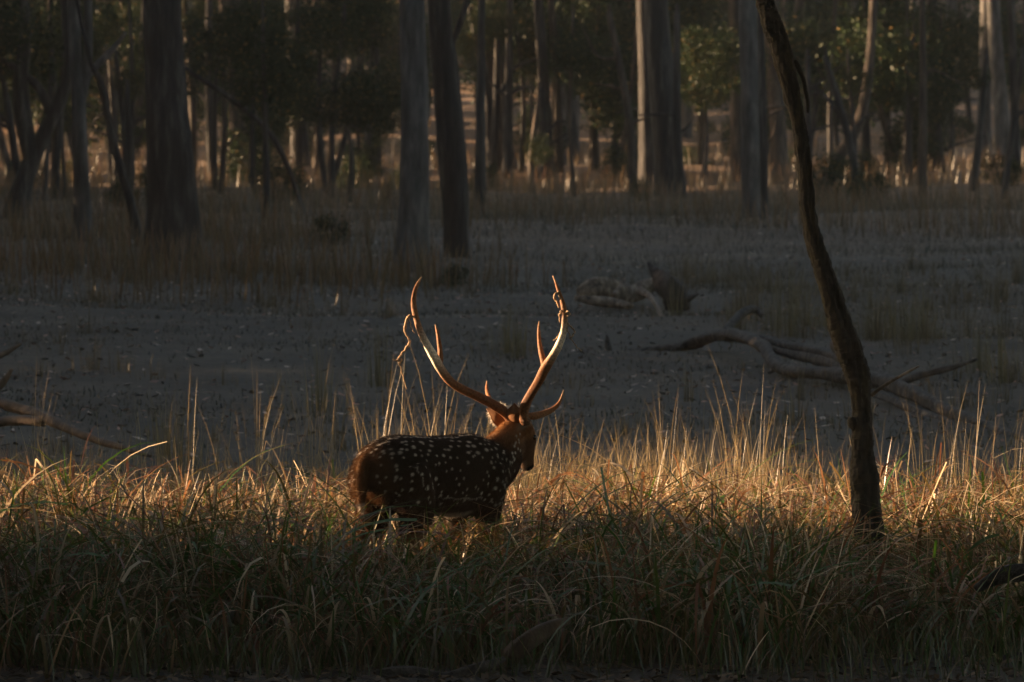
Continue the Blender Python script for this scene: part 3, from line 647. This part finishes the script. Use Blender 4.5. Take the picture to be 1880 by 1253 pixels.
for s_ in (-1, 1):
    for k_ in range(34): spot(*surf(-.45 + k_ * .0235 + sp_r.uniform(-.006, .006), R(74 + sp_r.uniform(-3, 3)), s_), .0056, .8, 1.7)
    for r_i in range(11):
        ph = 60 - r_i * 10.5
        for k_ in range(18):
            if sp_r.random() < .24: continue
            x = -.455 + (k_ + sp_r.uniform(-.38, .38) + .5 * (r_i % 2)) * .0475
            if x > .41 or (x > .1 and ph < -35): continue
            spot(*surf(x, R(ph + sp_r.uniform(-4, 4) - 14 * (x + .1) ** 2), s_), .0070 * sp_r.uniform(.65, 1.2), sp_r.uniform(.55, .95), 1.5 if r_i < 3 else 1.1)
    for k_ in range(11): spot(-.325 + .007 * math.sin(k_ * 1.3) + .0055 * k_, s_ * .2, .775 - k_ * .0135, .0048, .5, 1.0)      # streak on the thigh
    for k_ in range(22): spot(-.08 + k_ * .0135, s_ * .2, .548 + .006 * math.sin(k_ * .8), .0040, .5, 2.0)                 # low line on the belly
    for k_ in range(22):
        a_ = sp_r.uniform(0, 1); spot(.36 + .16 * a_ + sp_r.uniform(-.04, .04), s_ * .14, .66 + .22 * a_ + sp_r.uniform(-.06, .06), .0062, .65, 1.0)
    for k_ in range(12): spot(sp_r.uniform(.22, .36), s_ * .2, sp_r.uniform(.52, .66), .0062, .55)
# ears, joined to the body mesh
mbx = MB(); mbx.add(V, body_q, None, C)
EARS = []
def ear(base, tip, opening, width):
    ax_ = tip - base; L_ = np.linalg.norm(ax_); ax_ /= L_
    op = opening - ax_ * opening.dot(ax_); op /= np.linalg.norm(op); sd = np.cross(ax_, op)
    n1, n2 = 16, 13; G = np.zeros((n1, n2, 3)); 
    for a_ in range(n1):
        t = a_ / (n1 - 1); w = width * (0.30 + 0.70 * math.sin(math.pi * min(1, (t * .95 + .05)) ** 0.85)) * (1 if t < .55 else math.cos((t - .55) / .45 * math.pi / 2) ** .8 + .02)
        for b_ in range(n2):
            v = b_ / (n2 - 1) * 2 - 1; ang = v * (1.9 - 1.1 * t)
            G[a_, b_] = base + ax_ * L_ * t + sd * w * .5 * math.sin(ang) / max(.2, math.sin(min(1.5, 1.9 - 1.1 * t))) - op * w * .42 * (math.cos(ang) - 0.2)
    outer = G; inner = G + op * .004
    ii, jj = np.meshgrid(np.arange(n1 - 1), np.arange(n2 - 1), indexing='ij')
    f = np.stack([ii * n2 + jj, ii * n2 + jj + 1, (ii + 1) * n2 + jj + 1, (ii + 1) * n2 + jj], -1).reshape(-1, 4)
    tt = np.repeat(np.linspace(0, 1, n1), n2)[:, None]; ed_ = np.tile(np.abs(np.linspace(-1, 1, n2)), n1)[:, None]
    co = np.array([.17, .075, .03]) * (1 - .45 * tt); ci = np.array([.33, .24, .19]) * (1 - .3 * (1 - ed_))
    mbx.add(outer.reshape(-1, 3), f[:, ::-1], None, co); mbx.add(inner.reshape(-1, 3), f, None, ci)
    EARS.append((G, op, ax_))
ear(POLL + hs * .045 + hu * .012 - hf * .005, D(892, 750, .43), np.array([-.45, .85, -.25]), .112)
ear(D(951, 775, .355), D(944, 740, .32), np.array([.45, .85, .1]), .105)
body = mbx.build("body", M_COAT, deer)
# short hair standing off the coat
nh = 150000
qi = rng.integers(0, len(body_q), nh); wv = rng.dirichlet((1, 1, 1, 1), nh)
root_p = (V[body_q[qi]] * wv[:, :, None]).sum(1); root_n = VN[body_q[qi][:, 0]]; root_c = C[body_q[qi][:, 0]]
rlz = root_p[:, 2]; rlx = (root_p - DO) @ FW
flow = np.where((rlx > .36)[:, None], -0.5 * FW - .9 * UP, -.9 * FW - .45 * UP)
dirv = root_n * 0.42 + flow * 0.75 + rng.normal(0, .16, (nh, 3)); dirv /= np.linalg.norm(dirv, axis=1)[:, None]
hl_ = rng.uniform(.009, .022, nh) * np.where((rlx > .25) & (rlx < .5) & (rlz < .95), 1.35, 1.0)
facem = ((root_p - POLL) @ hf / HK > .05) & (rlx > .4); hl_[facem] *= .4
sdv = np.cross(dirv, rng.normal(size=(nh, 3))); sdv /= np.linalg.norm(sdv, axis=1)[:, None]
HV = np.stack([root_p - root_n * .001 - sdv * .0008, root_p - root_n * .001 + sdv * .0008, root_p + dirv * hl_[:, None]], 1)
fm = MB(); fm.add(HV, None, np.arange(3 * nh).reshape(-1, 3), np.repeat(np.clip(root_c * rng.uniform(.75, 1.3, nh)[:, None], 0, .8), 3, 0))
for (G, op, ax_) in EARS:                                 # pale fringe along the lower rim of the ear
    for e_ in (0, -1):
        for k_ in range(420):
            a_ = rnd.uniform(1, 13); i0 = int(a_); p = G[i0, e_] * (1 - (a_ - i0)) + G[i0 + 1, e_] * (a_ - i0)
            dv = op * rnd.uniform(.2, .9) + (G[i0, e_] - G[i0, 6]) * 9 + np.array([rnd.gauss(0, .3) for _ in range(3)]); dv /= np.linalg.norm(dv)
            s2 = np.cross(dv, ax_); s2 /= np.linalg.norm(s2); l_ = rnd.uniform(.008, .030)
            fm.add([p - s2 * .0008, p + s2 * .0008, p + dv * l_], None, [[0, 1, 2]], (.72, .64, .54))
fur = fm.build("fur", M_FUR, deer, False); fur["kind"] = "stuff"
# eyes
for s_ in (-1, 1):
    e = POLL + hf * .098 * HK + hs * s_ * .056 + hu * .022
    q = MB(); a = np.linspace(0, np.pi, 9); pts = [e + hs * s_ * .012 * math.cos(t) for t in a]
    q.tube(pts, np.maximum(.0135 * np.sin(a), .0005), 14, c=(.012, .008, .006)); q.build("eye", M_EYE, deer)
# antlers: brown beams, worn pale at the tips; glossy highlight painted white at the fork
def antler(beam, tines):
    q = MB()
    for n_, pts in enumerate([beam] + tines):
        c_ = np.array([[*D(x, y, dy), w / FPX * 27.3 / 2] for x, y, dy, w in pts]); n = 60 if n_ == 0 else 26
        sp = spline(c_, n); t = np.linspace(0, 1, n)
        col = np.tile(np.array([.20, .078, .026]), (n, 1))
        if n_ == 0:
            col = mixc(col, (.75, .66, .53), np.exp(-((t - .53) / .085) ** 2)); col = mixc(col, (.085, .032, .012), np.exp(-((t - .16) / .15) ** 2) * .7); col = mixc(col, (.34, .21, .12), sstep(.88, 1, t))
        else: col = mixc(col, (.33, .20, .11), sstep(.7, 1, t))
        q.tube(sp[:, :3], np.maximum(sp[:, 3], .0012), 22, .035, 3 + n_, col, .07)
    # burr at the base
    b0 = D(*beam[0][:3]); b1 = D(*beam[1][:3]); dv = (b1 - b0) / np.linalg.norm(b1 - b0)
    q.tube([b0 - dv * .02, b0 - dv * .004, b0 + dv * .008, b0 + dv * .016], [.018, .024, .025, .018], 14, .12, 9, (.10, .042, .016))
    return q
antler([(940, 773, .37, 20), (926, 757, .36, 19), (905, 743, .33, 18), (880, 730, .29, 17), (852, 717, .25, 16), (828, 702, .21, 16), (810, 680, .18, 17), (796, 655, .16, 17), (783, 632, .15, 14), (771, 607, .15, 12), (763, 580, .17, 11), (759, 557, .19, 10), (761, 538, .21, 8), (766, 523, .23, 6), (774, 509, .26, 2)],
       [[(807, 678, .18, 9), (808, 662, .19, 10), (808, 645, .20, 9), (805, 622, .22, 7), (802, 606, .235, 5), (799, 596, .245, 1.5)],
        [(903, 742, .33, 9), (898, 730, .38, 9), (894, 715, .44, 7), (894, 700, .48, 2)]]).build("antler", M_ANTLER, deer)
antler([(964, 774, .32, 19), (961, 758, .315, 19), (966, 740, .30, 18), (976, 722, .27, 17), (989, 700, .23, 17), (1001, 676, .19, 18), (1014, 656, .16, 15), (1026, 634, .13, 14), (1034, 612, .12, 12), (1037, 588, .12, 11), (1035, 566, .13, 10), (1030, 547, .15, 8), (1024, 530, .17, 6), (1020, 518, .185, 4), (1015, 507, .20, 2)],
       [[(1000, 680, .19, 10), (998, 665, .20, 11), (993, 645, .22, 9), (990, 625, .235, 7), (989, 606, .25, 5), (990, 590, .265, 1.5)],
        [(966, 764, .32, 12), (982, 764, .35, 14), (1000, 759, .39, 12), (1016, 751, .42, 9), (1028, 738, .44, 6), (1035, 717, .45, 1.5)]]).build("antler", M_ANTLER, deer)
# dry stems caught on the antlers
def strands(name, label, lines, col=(.30, .20, .115)):
    f = D(*lines[0][0][:3]); root = MB()
    for n_, pts in enumerate(lines):
        c_ = np.array([[*D(x, y, dy), w * .95 / FPX * 27.2 / 2] for x, y, dy, w in pts]); sp = spline(c_, max(8, len(pts) * 5)); sp[1:-1, :3] += np.random.default_rng(n_ + 70).normal(0, .0024, (len(sp) - 2, 3))
        root.tube(sp[:, :3], np.maximum(sp[:, 3], .0007), 6, .25, 30 + n_, col)
    return tag(root.build(name, M_STRAND), label, "dry stem")
strands("dry_stem", "dry twisted grass stem dangling from the deer's left antler", [
    [(764, 588, .16, 3), (756, 581, .155, 4), (749, 582, .15, 5), (745, 595, .15, 5), (744, 610, .15, 4), (751, 622, .15, 4), (748, 636, .15, 5), (740, 648, .15, 4), (731, 660, .15, 4), (729, 664, .15, 2)],
    [(733, 659, .15, 3), (738, 660, .15, 3), (734, 668, .15, 2.5), (733, 668, .15, 2)],
    [(733, 664, .15, 2), (738, 685, .15, 2.6), (742, 700, .15, 2.6), (747, 715, .15, 2)], [(752, 584, .15, 2), (755, 600, .145, 2), (760, 612, .15, 1)], [(735, 664, .15, 2), (726, 662, .15, 1.5), (720, 660, .15, 1)]])
strands("dry_stem", "tangle of dry root fibres snagged around the deer's right antler", [
    [(1027, 536, .155, 4), (1019, 542, .15, 4), (1018, 548, .15, 5), (1024, 556, .15, 4), (1026, 565, .155, 3)], [(1024, 540, .15, 3), (1029, 548, .14, 4), (1035, 556, .14, 3)],
    [(1031, 570, .12, 3), (1027, 580, .12, 3), (1028, 592, .13, 2)], [(1036, 575, .115, 3), (1042, 572, .11, 3), (1046, 577, .11, 3), (1041, 582, .11, 2)],
    [(1038, 590, .115, 3), (1046, 598, .11, 3.4), (1053, 606, .11, 3.4), (1052, 616, .11, 3), (1045, 622, .11, 2.4)], [(1038, 594, .11, 3), (1043, 608, .11, 2.6), (1048, 620, .11, 2.4), (1055, 632, .11, 2.2), (1068, 645, .11, 1.6)],
    [(1031, 610, .13, 2), (1024, 618, .13, 2), (1016, 626, .13, 1.4)]])

# ------------------------------------------------------------------ grass
def blades(m, base, length, th0, th1, az, width, c0, c1, seg=6, power=1.3, twist=None, kink=None, cut=None):
    """arching strips: th is the angle from upright at foot and tip"""
    n = len(base); r = rng
    t = np.linspace(0, 1, seg + 1)
    th = th0[:, None] + (th1 - th0)[:, None] * t[None] ** power
    if kink is not None:
        kp, ka = kink; th = th + ka[:, None] * (t[None] > kp[:, None])
    dl = length[:, None] / seg
    hr = np.concatenate([np.zeros((n, 1)), np.cumsum(np.sin(th[:, :-1]) * dl, 1)], 1)
    vt = np.concatenate([np.zeros((n, 1)), np.cumsum(np.cos(th[:, :-1]) * dl, 1)], 1)
    dx, dy = np.cos(az), np.sin(az)
    pos = base[:, None, :] + np.stack([hr * dx[:, None], hr * dy[:, None], vt], -1)
    gz = base[:, 2]
    pos[:, 1:, 2] = np.maximum(pos[:, 1:, 2], gz[:, None] + 0.012)
    tw = (twist if twist is not None else r.uniform(-.9, .9, n))
    wdx = -dy * np.cos(tw) ; wdy = dx * np.cos(tw); wdz = np.sin(tw) * .6
    prof = (1 - t ** 2.2) * 0.9 + 0.06
    if cut is not None: prof = np.where(cut[:, None], np.ones_like(t)[None], prof[None])
    else: prof = np.broadcast_to(prof[None], (n, seg + 1))
    wv_ = (np.stack([wdx, wdy, wdz], -1) * width[:, None] * .5)[:, None, :] * prof[:, :, None]
    Vv = np.stack([pos - wv_, pos + wv_], 2)                   # n, seg+1, 2, 3
    col = c0[:, None, :] + (c1 - c0)[:, None, :] * (t[None, :, None] ** 0.8)
    col = np.repeat(col[:, :, None, :], 2, 2)
    k = (seg + 1) * 2
    i_ = np.arange(n)[:, None] * k + np.arange(seg)[None] * 2
    q = np.stack([i_, i_ + 1, i_ + 3, i_ + 2], -1)
    m.add(Vv.reshape(-1, 3), q.reshape(-1, 4), None, col.reshape(-1, 3))

def pick(palette, n, w=None, jit=.25):
    p = np.array(palette, float); idx = rng.choice(len(p), n, p=w)
    return np.clip(p[idx] * rng.uniform(1 - jit, 1 + jit, (n, 1)), 0, .9)

def on_ground(x, y): return np.stack([x, y, ground(x, y) - 0.01], -1)

# the sedge bed around the deer's legs
m = MB()
n = 54000
y = rng.uniform(23.6, 31.6, n) ; x = rng.uniform(-1, 1, n) * (0.096 * y + 1.1)
edge = 24.05 + .55 * sin_noise(x, 0 * x, 12, 4, 1.6) + .5 * np.clip((x - 1.1) / 1.2, 0, 1) + .75 * np.exp(-((x - .12) / .22) ** 2)
dens = np.clip((y - edge) / .9, 0, 1) * (0.5 + .5 * np.clip(.5 + sin_noise(x, y, 14, 4, 2.2), 0, 1))
keep = rng.uniform(size=n) < dens + .05 * (y > edge - .3)
x, y = x[keep], y[keep]; n = len(x)
clump = .5 + .5 * sin_noise(x, y, 15, 4, 2.6)
hmul = (0.86 + .40 * clump) * (0.75 + .25 * np.clip((y - edge[keep]) / 1.2, 0, 1))
# keep the flank of the deer in view
hmul *= 1 - .14 * np.clip((y - 28.5) / 1.5, 0, 1)
hmul *= 1 - .38 * np.exp(-((x - 1.72) / .22) ** 2) * (y < 27.6)
hmul *= 1 - .06 * np.exp(-((x + .36) / .55) ** 2) * (y < 27.2)
length = rng.uniform(.42, 1.0, n) * hmul
arch = rng.uniform(size=n)
th0 = rng.uniform(0, .5, n); th1 = np.where(arch < .72, rng.uniform(1.5, 3.0, n), rng.uniform(.2, 1.0, n)); length = np.where(arch < .72, length, length * .66)
kinkp = rng.uniform(.45, .85, n); kinka = np.where(rng.uniform(size=n) < .22, rng.uniform(.8, 1.9, n), 0)
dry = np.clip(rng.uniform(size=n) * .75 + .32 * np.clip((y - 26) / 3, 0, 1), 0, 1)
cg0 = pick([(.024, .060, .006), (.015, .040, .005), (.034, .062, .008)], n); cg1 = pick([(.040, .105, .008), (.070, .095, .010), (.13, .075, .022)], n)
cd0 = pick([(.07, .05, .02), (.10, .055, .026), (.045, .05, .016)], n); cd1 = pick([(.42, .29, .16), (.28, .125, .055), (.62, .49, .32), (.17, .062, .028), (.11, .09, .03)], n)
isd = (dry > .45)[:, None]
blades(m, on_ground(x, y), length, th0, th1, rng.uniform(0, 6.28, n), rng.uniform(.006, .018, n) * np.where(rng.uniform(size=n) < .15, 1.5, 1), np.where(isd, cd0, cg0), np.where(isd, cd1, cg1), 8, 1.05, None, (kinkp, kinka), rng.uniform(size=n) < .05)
# broader curled blades over the rest, pale ones massed as highlights in the sunlit strip
n3 = 9000; y3 = rng.uniform(24.0, 31.2, n3); x3 = rng.uniform(-1, 1, n3) * (0.096 * y3 + 1.0)
k3 = y3 > 24.25 + .5 * sin_noise(x3, 0 * x3, 12, 4, 1.6) + .5 * np.clip((x3 - 1.1) / 1.2, 0, 1); x3, y3 = x3[k3], y3[k3]; n3 = len(x3)
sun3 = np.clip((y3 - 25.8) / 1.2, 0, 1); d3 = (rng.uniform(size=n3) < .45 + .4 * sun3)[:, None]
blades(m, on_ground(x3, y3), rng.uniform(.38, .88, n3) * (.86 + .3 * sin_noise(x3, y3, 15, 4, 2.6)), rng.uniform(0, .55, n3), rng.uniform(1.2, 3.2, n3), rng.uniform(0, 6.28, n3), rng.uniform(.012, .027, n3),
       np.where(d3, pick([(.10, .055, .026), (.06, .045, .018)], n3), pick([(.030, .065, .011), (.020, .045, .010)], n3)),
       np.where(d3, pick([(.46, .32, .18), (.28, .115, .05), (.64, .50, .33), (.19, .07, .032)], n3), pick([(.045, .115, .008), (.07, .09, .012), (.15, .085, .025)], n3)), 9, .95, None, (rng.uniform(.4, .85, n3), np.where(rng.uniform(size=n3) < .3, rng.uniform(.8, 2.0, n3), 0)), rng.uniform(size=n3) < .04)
# fine undergrowth between the blades
n2 = 26000; y = rng.uniform(23.0, 31, n2); x = rng.uniform(-1, 1, n2) * (0.096 * y + 1.0)
k2 = rng.uniform(size=n2) < np.clip((y - 23.25 - .7 * np.clip(sin_noise(x, y, 18, 3, 3.0), 0, 1)) / .9, .04, 1); x, y = x[k2], y[k2]; n2 = len(x)
blades(m, on_ground(x, y), rng.uniform(.10, .32, n2), rng.uniform(0, .6, n2), rng.uniform(.3, 1.8, n2), rng.uniform(0, 6.28, n2), rng.uniform(.004, .009, n2), pick([(.025, .055, .012), (.04, .045, .015)], n2), pick([(.05, .105, .018), (.09, .085, .03), (.13, .075, .036)], n2), 4)
tag(m.build("sedge_grass", M_SEDGE), "thick bed of arching green and brown sedge around the deer", "grass", kind="stuff")

# fine dry grass behind the sedge
m = MB()
def tufts(centres, per, hgt, spread, thmax, wid, pal0, pal1, seg=5):
    for (cx, cy, f) in centres:
        n = int(per * f); a = rng.uniform(0, 6.28, n); rr = np.abs(rng.normal(0, spread, n))
        x = cx + rr * np.cos(a); y = cy + rr * np.sin(a)
        blades(m, on_ground(x, y), hgt * f * rng.uniform(.3, 1.1, n) * np.clip(1.15 - .38 * rr / spread, .3, 1.1), rng.uniform(0, .12, n), rng.uniform(.05, thmax, n), a, rng.uniform(*wid, n), pick(pal0, n), pick(pal1, n), seg, 1.6)
DP0 = [(.10, .085, .03), (.16, .12, .05), (.07, .075, .025)]; DP1 = [(.34, .25, .12), (.42, .31, .16), (.27, .18, .08)]
n = 26000; y = 31.0 + 7.0 * rng.uniform(size=n) ** 1.3; x = rng.uniform(-1, 1, n) * (0.095 * y + .8)
k2 = rng.uniform(size=n) < np.clip(.22 + 1.3 * sin_noise(x, y, 22, 4, 1.6) + .12 * np.clip(x, -1, 1), .05, 1) * np.clip((38.2 - y) / 5, 0, 1) ** .6; x, y = x[k2], y[k2]; n = len(x)
blades(m, on_ground(x, y), rng.uniform(.15, .5, n) * (1 + .5 * np.clip(sin_noise(x, y, 23, 3, 1.1), -.5, 1)), rng.uniform(0, .35, n), rng.uniform(.1, 1.5, n), rng.uniform(0, 6.28, n), rng.uniform(.0025, .0055, n), pick(DP0, n), pick(DP1, n), 5, 1.6)
def gx(px, d): return (px - 940) / FPX * d
tall = [(60, 33, 1.0), (75, 34, .8), (20, 33, .7), (140, 34, .7), (285, 34, .9), (330, 33.5, .95), (345, 34, .8), (430, 34, .9), (470, 33.5, 1.0), (575, 36, 1.0), (600, 35, .8), (690, 33.5, 1.0), (720, 33, 1.1), (745, 33.5, .9), (770, 34, .9), (805, 33, 1.1), (825, 33.5, .9), (860, 35, .7), (1040, 34, .7), (1090, 33, .7), (1150, 34, .7), (1225, 33, 1.0), (1240, 34, .9), (1290, 34, .8), (1345, 33, .95), (1372, 33, 1.1), (1390, 34, .9), (1430, 34, .7), (1520, 32, .8), (1545, 32.5, .9), (1640, 33, .8), (1700, 33, .9), (1740, 32.5, .9), (1770, 32, 1.0), (1800, 33, .8), (1860, 34, .8)]
tufts([(gx(p, d), d, f) for p, d, f in tall if f >= 1 or 680 < p < 840 or 1215 < p < 1400], 26, .95, .13, .8, (.002, .0048), DP0, DP1)
tufts([(gx(p, d), d, f) for p, d, f in tall], 14, .95, .12, .75, (.002, .0048), DP0, DP1)
n = 420; y = rng.uniform(31.3, 36.5, n); x = rng.uniform(-1, 1, n) * (0.095 * y + .8)
blades(m, on_ground(x, y), rng.uniform(.3, .8, n), rng.uniform(0, .3, n), rng.uniform(.1, .9, n), rng.uniform(0, 6.28, n), rng.uniform(.002, .0042, n), pick(DP0, n), pick(DP1, n), 5, 1.6)
# tufts out in the bare clearing
tufts([(gx(1430, 60), 60, 1.0), (gx(1450, 59), 59, 1.0), (gx(1480, 61), 61, .9), (gx(1520, 60), 60, 1), (gx(1610, 58), 58, 1.1), (gx(1640, 58), 58, 1.1), (gx(1670, 57), 57, 1.0), (gx(1700, 58), 58, .9), (gx(1840, 50), 50, .9), (gx(1800, 52), 52, .9), (gx(1240, 64), 64, .8), (gx(930, 55), 55, .9), (gx(950, 54), 54, .8), (gx(700, 50), 50, .9), (gx(590, 46), 46, 1.0), (gx(330, 39), 39, .9), (gx(300, 40), 40, .8)], 90, .66, .26, .7, (.004, .009), [(.06, .06, .028), (.09, .08, .035)], [(.14, .125, .075), (.19, .16, .095)])
tag(m.build("dry_grass", M_DRY), "fine straw-coloured grass standing between the sedge bed and the bare clearing", "grass", kind="stuff")
m = MB()
cl = [(rnd.uniform(-1, 1) * (.09 * d_) , d_, rnd.uniform(.25, .75)) for d_ in [rnd.uniform(40, 84) for _ in range(110)]] + [(rnd.uniform(2.2, 7.5), rnd.uniform(54, 84), rnd.uniform(.4, .95)) for _ in range(90)]
tufts(cl, 60, .55, .22, .9, (.004, .010), [(.04, .036, .02), (.06, .05, .026)], [(.12, .098, .058), (.17, .13, .075), (.10, .09, .055)], 4)
tag(m.build("scattered_tufts", M_DRY), "scattered dry tufts of grass over the bare clearing", "grass", kind="stuff")
# single broad dry stalks that stand out of the sedge
m = MB()
stalk = [(465, 872, 905, 29.5, .026), (405, 905, 950, 29, .022), (312, 912, 960, 28.4, .026), (130, 915, 960, 28.5, .022), (1205, 895, 925, 28.8, .022), (1645, 850, 905, 29.0, .026), (1340, 815, 920, 28.0, .012), (1150, 880, 930, 29, .012), (1003, 840, 900, 29, .010), (285, 870, 940, 28.5, .010), (1508, 830, 900, 28, .010), (1372, 860, 930, 29.5, .010), (1165, 945, 1060, 26.6, .018), (1240, 925, 1000, 27.4, .012)]
for (px, yt, yb, d, w) in stalk:
    top = P(px, yt, d); b = np.array([[top[0] + rnd.uniform(-.06, .08), d, float(ground(top[0], d))]])
    L_ = np.array([top[2] - b[0, 2]]); v = np.array([top[0] - b[0, 0]])
    blades(m, b, L_ * 1.01, np.arctan2(np.abs(v), L_), np.arctan2(np.abs(v), L_) + .03, np.where(v > 0, 0.0, np.pi), np.array([w]), np.array([[.16, .10, .05]]), np.array([[.38, .29, .18]]) if w > .015 else np.array([[.16, .09, .045]]), 4, 1.0, np.array([np.pi / 2 * 0]), None, np.array([True]))
# flat stalks face the viewer's side at random in reality; give them a second face across
tag(m.build("broken_stalk", M_SEDGE), "broad broken straw stalks standing out of the sedge bed", "grass", kind="stuff")

# short stubble and fallen leaves on the bare clearing
m = MB()
n = 95000; y = 36 + 95 * rng.uniform(size=n) ** 1.2; x = rng.uniform(-1, 1, n) * (0.094 * y + 1.0)
k2 = rng.uniform(size=n) < np.clip(.5 + .8 * sin_noise(x, y, 25, 4, .7), .12, 1); x, y = x[k2], y[k2]; n = len(x)
blades(m, on_ground(x, y), rng.uniform(.03, .12, n) * np.clip(.6 + (y - 60) / 30, .6, 2.6), rng.uniform(0, .5, n), rng.uniform(.3, 1.5, n), rng.uniform(0, 6.28, n), rng.uniform(.008, .018, n), pick([(.035, .036, .026), (.05, .047, .034)], n), pick([(.07, .066, .05), (.10, .09, .065), (.055, .062, .045)], n), 3)
tag(m.build("short_stubble", M_DRY), "short grazed grey stubble over the clearing", "grass", kind="stuff")
def litter(n, y0, y1, size, pal, seed, name, label, pw=1.0):
    y = y0 + (y1 - y0) * rng.uniform(size=n) ** pw; x = rng.uniform(-1, 1, n) * (0.095 * y + 1.0)
    c = on_ground(x, y); c[:, 2] += .016
    a = rng.uniform(0, 6.28, n); s = rng.uniform(*size, n); tl = rng.normal(0, .2, n)
    ax_ = np.stack([np.cos(a), np.sin(a), tl], -1) * s[:, None]; bx_ = np.stack([-np.sin(a), np.cos(a), rng.normal(0, .2, n)], -1) * (s * rng.uniform(.35, .7, n))[:, None]
    Vv = np.stack([c - ax_ * .5, c + bx_ * .5 + [0, 0, .006], c + ax_ * .5 + [0, 0, .012], c - bx_ * .5 + [0, 0, .004]], 1)
    Vv[:, :, 2] = np.maximum(Vv[:, :, 2], c[:, None, 2] - .008)
    mm = MB(); mm.add(Vv, np.arange(4 * n).reshape(-1, 4), None, np.repeat(pick(pal, n, None, .4), 4, 0))
    tag(mm.build(name, M_LITTER, None, False), label, "leaf litter", kind="stuff")
litter(15000, 36, 132, (.04, .11), [(.12, .10, .08), (.09, .08, .07), (.33, .27, .23), (.08, .07, .06), (.24, .15, .12)], 1, "leaf_litter", "dry fallen leaves scattered over the bare clearing")
litter(7000, 22.5, 25.6, (.02, .09), [(.07, .05, .035), (.12, .085, .055), (.04, .032, .025), (.16, .12, .08)], 2, "leaf_debris", "dark rotting leaf bits on the mud in front of the sedge")

# tall dry grass on the forest floor
m = MB()
n = 80000; y = 62 + 164 * rng.uniform(size=n) ** 1.5; x = rng.uniform(-1, 1, n) * (0.094 * y + 2)
k2 = rng.uniform(size=n) < np.clip(.45 + .9 * sin_noise(x, y, 28, 4, .45), .08, 1) * np.clip((y - 78 + 26 * sin_noise(x, y, 29, 3, .22)) / 20, 0, 1); x, y = x[k2], y[k2]; n = len(x)
blades(m, on_ground(x, y), rng.uniform(.25, .75, n), rng.uniform(0, .2, n), rng.uniform(.1, 1.0, n), rng.uniform(0, 6.28, n), rng.uniform(.012, .03, n), pick([(.05, .042, .024), (.07, .052, .028)], n), pick([(.13, .085, .042), (.18, .112, .052), (.10, .078, .042), (.16, .08, .036)], n), 4, 1.5)
tag(m.build("forest_grass", M_DRY), "tall dry brown grass covering the floor under the trees", "grass", kind="stuff")

# ------------------------------------------------------------------ evening haze
hz_ = MB(); a0, a1, b0_, b1_, c0_, c1_ = -460, 460, -70, 510, -2.0, 62.0
hz_.add([(x, y, z) for z in (c0_, c1_) for y in (b0_, b1_) for x in (a0, a1)], [[0, 2, 3, 1], [4, 5, 7, 6], [0, 1, 5, 4], [2, 6, 7, 3], [0, 4, 6, 2], [1, 3, 7, 5]])
m, N, L, out = mat("haze_air")
vp = N.new("ShaderNodeVolumePrincipled"); vp.inputs['Color'].default_value = (.86, .90, .95, 1); vp.inputs['Density'].default_value = 0.00014; vp.inputs['Anisotropy'].default_value = 0.2
L.new(vp.outputs[0], out.inputs['Volume'])
tag(hz_.build("haze", m, None, False), "thin evening haze filling the clearing and forest", "haze", kind="stuff")
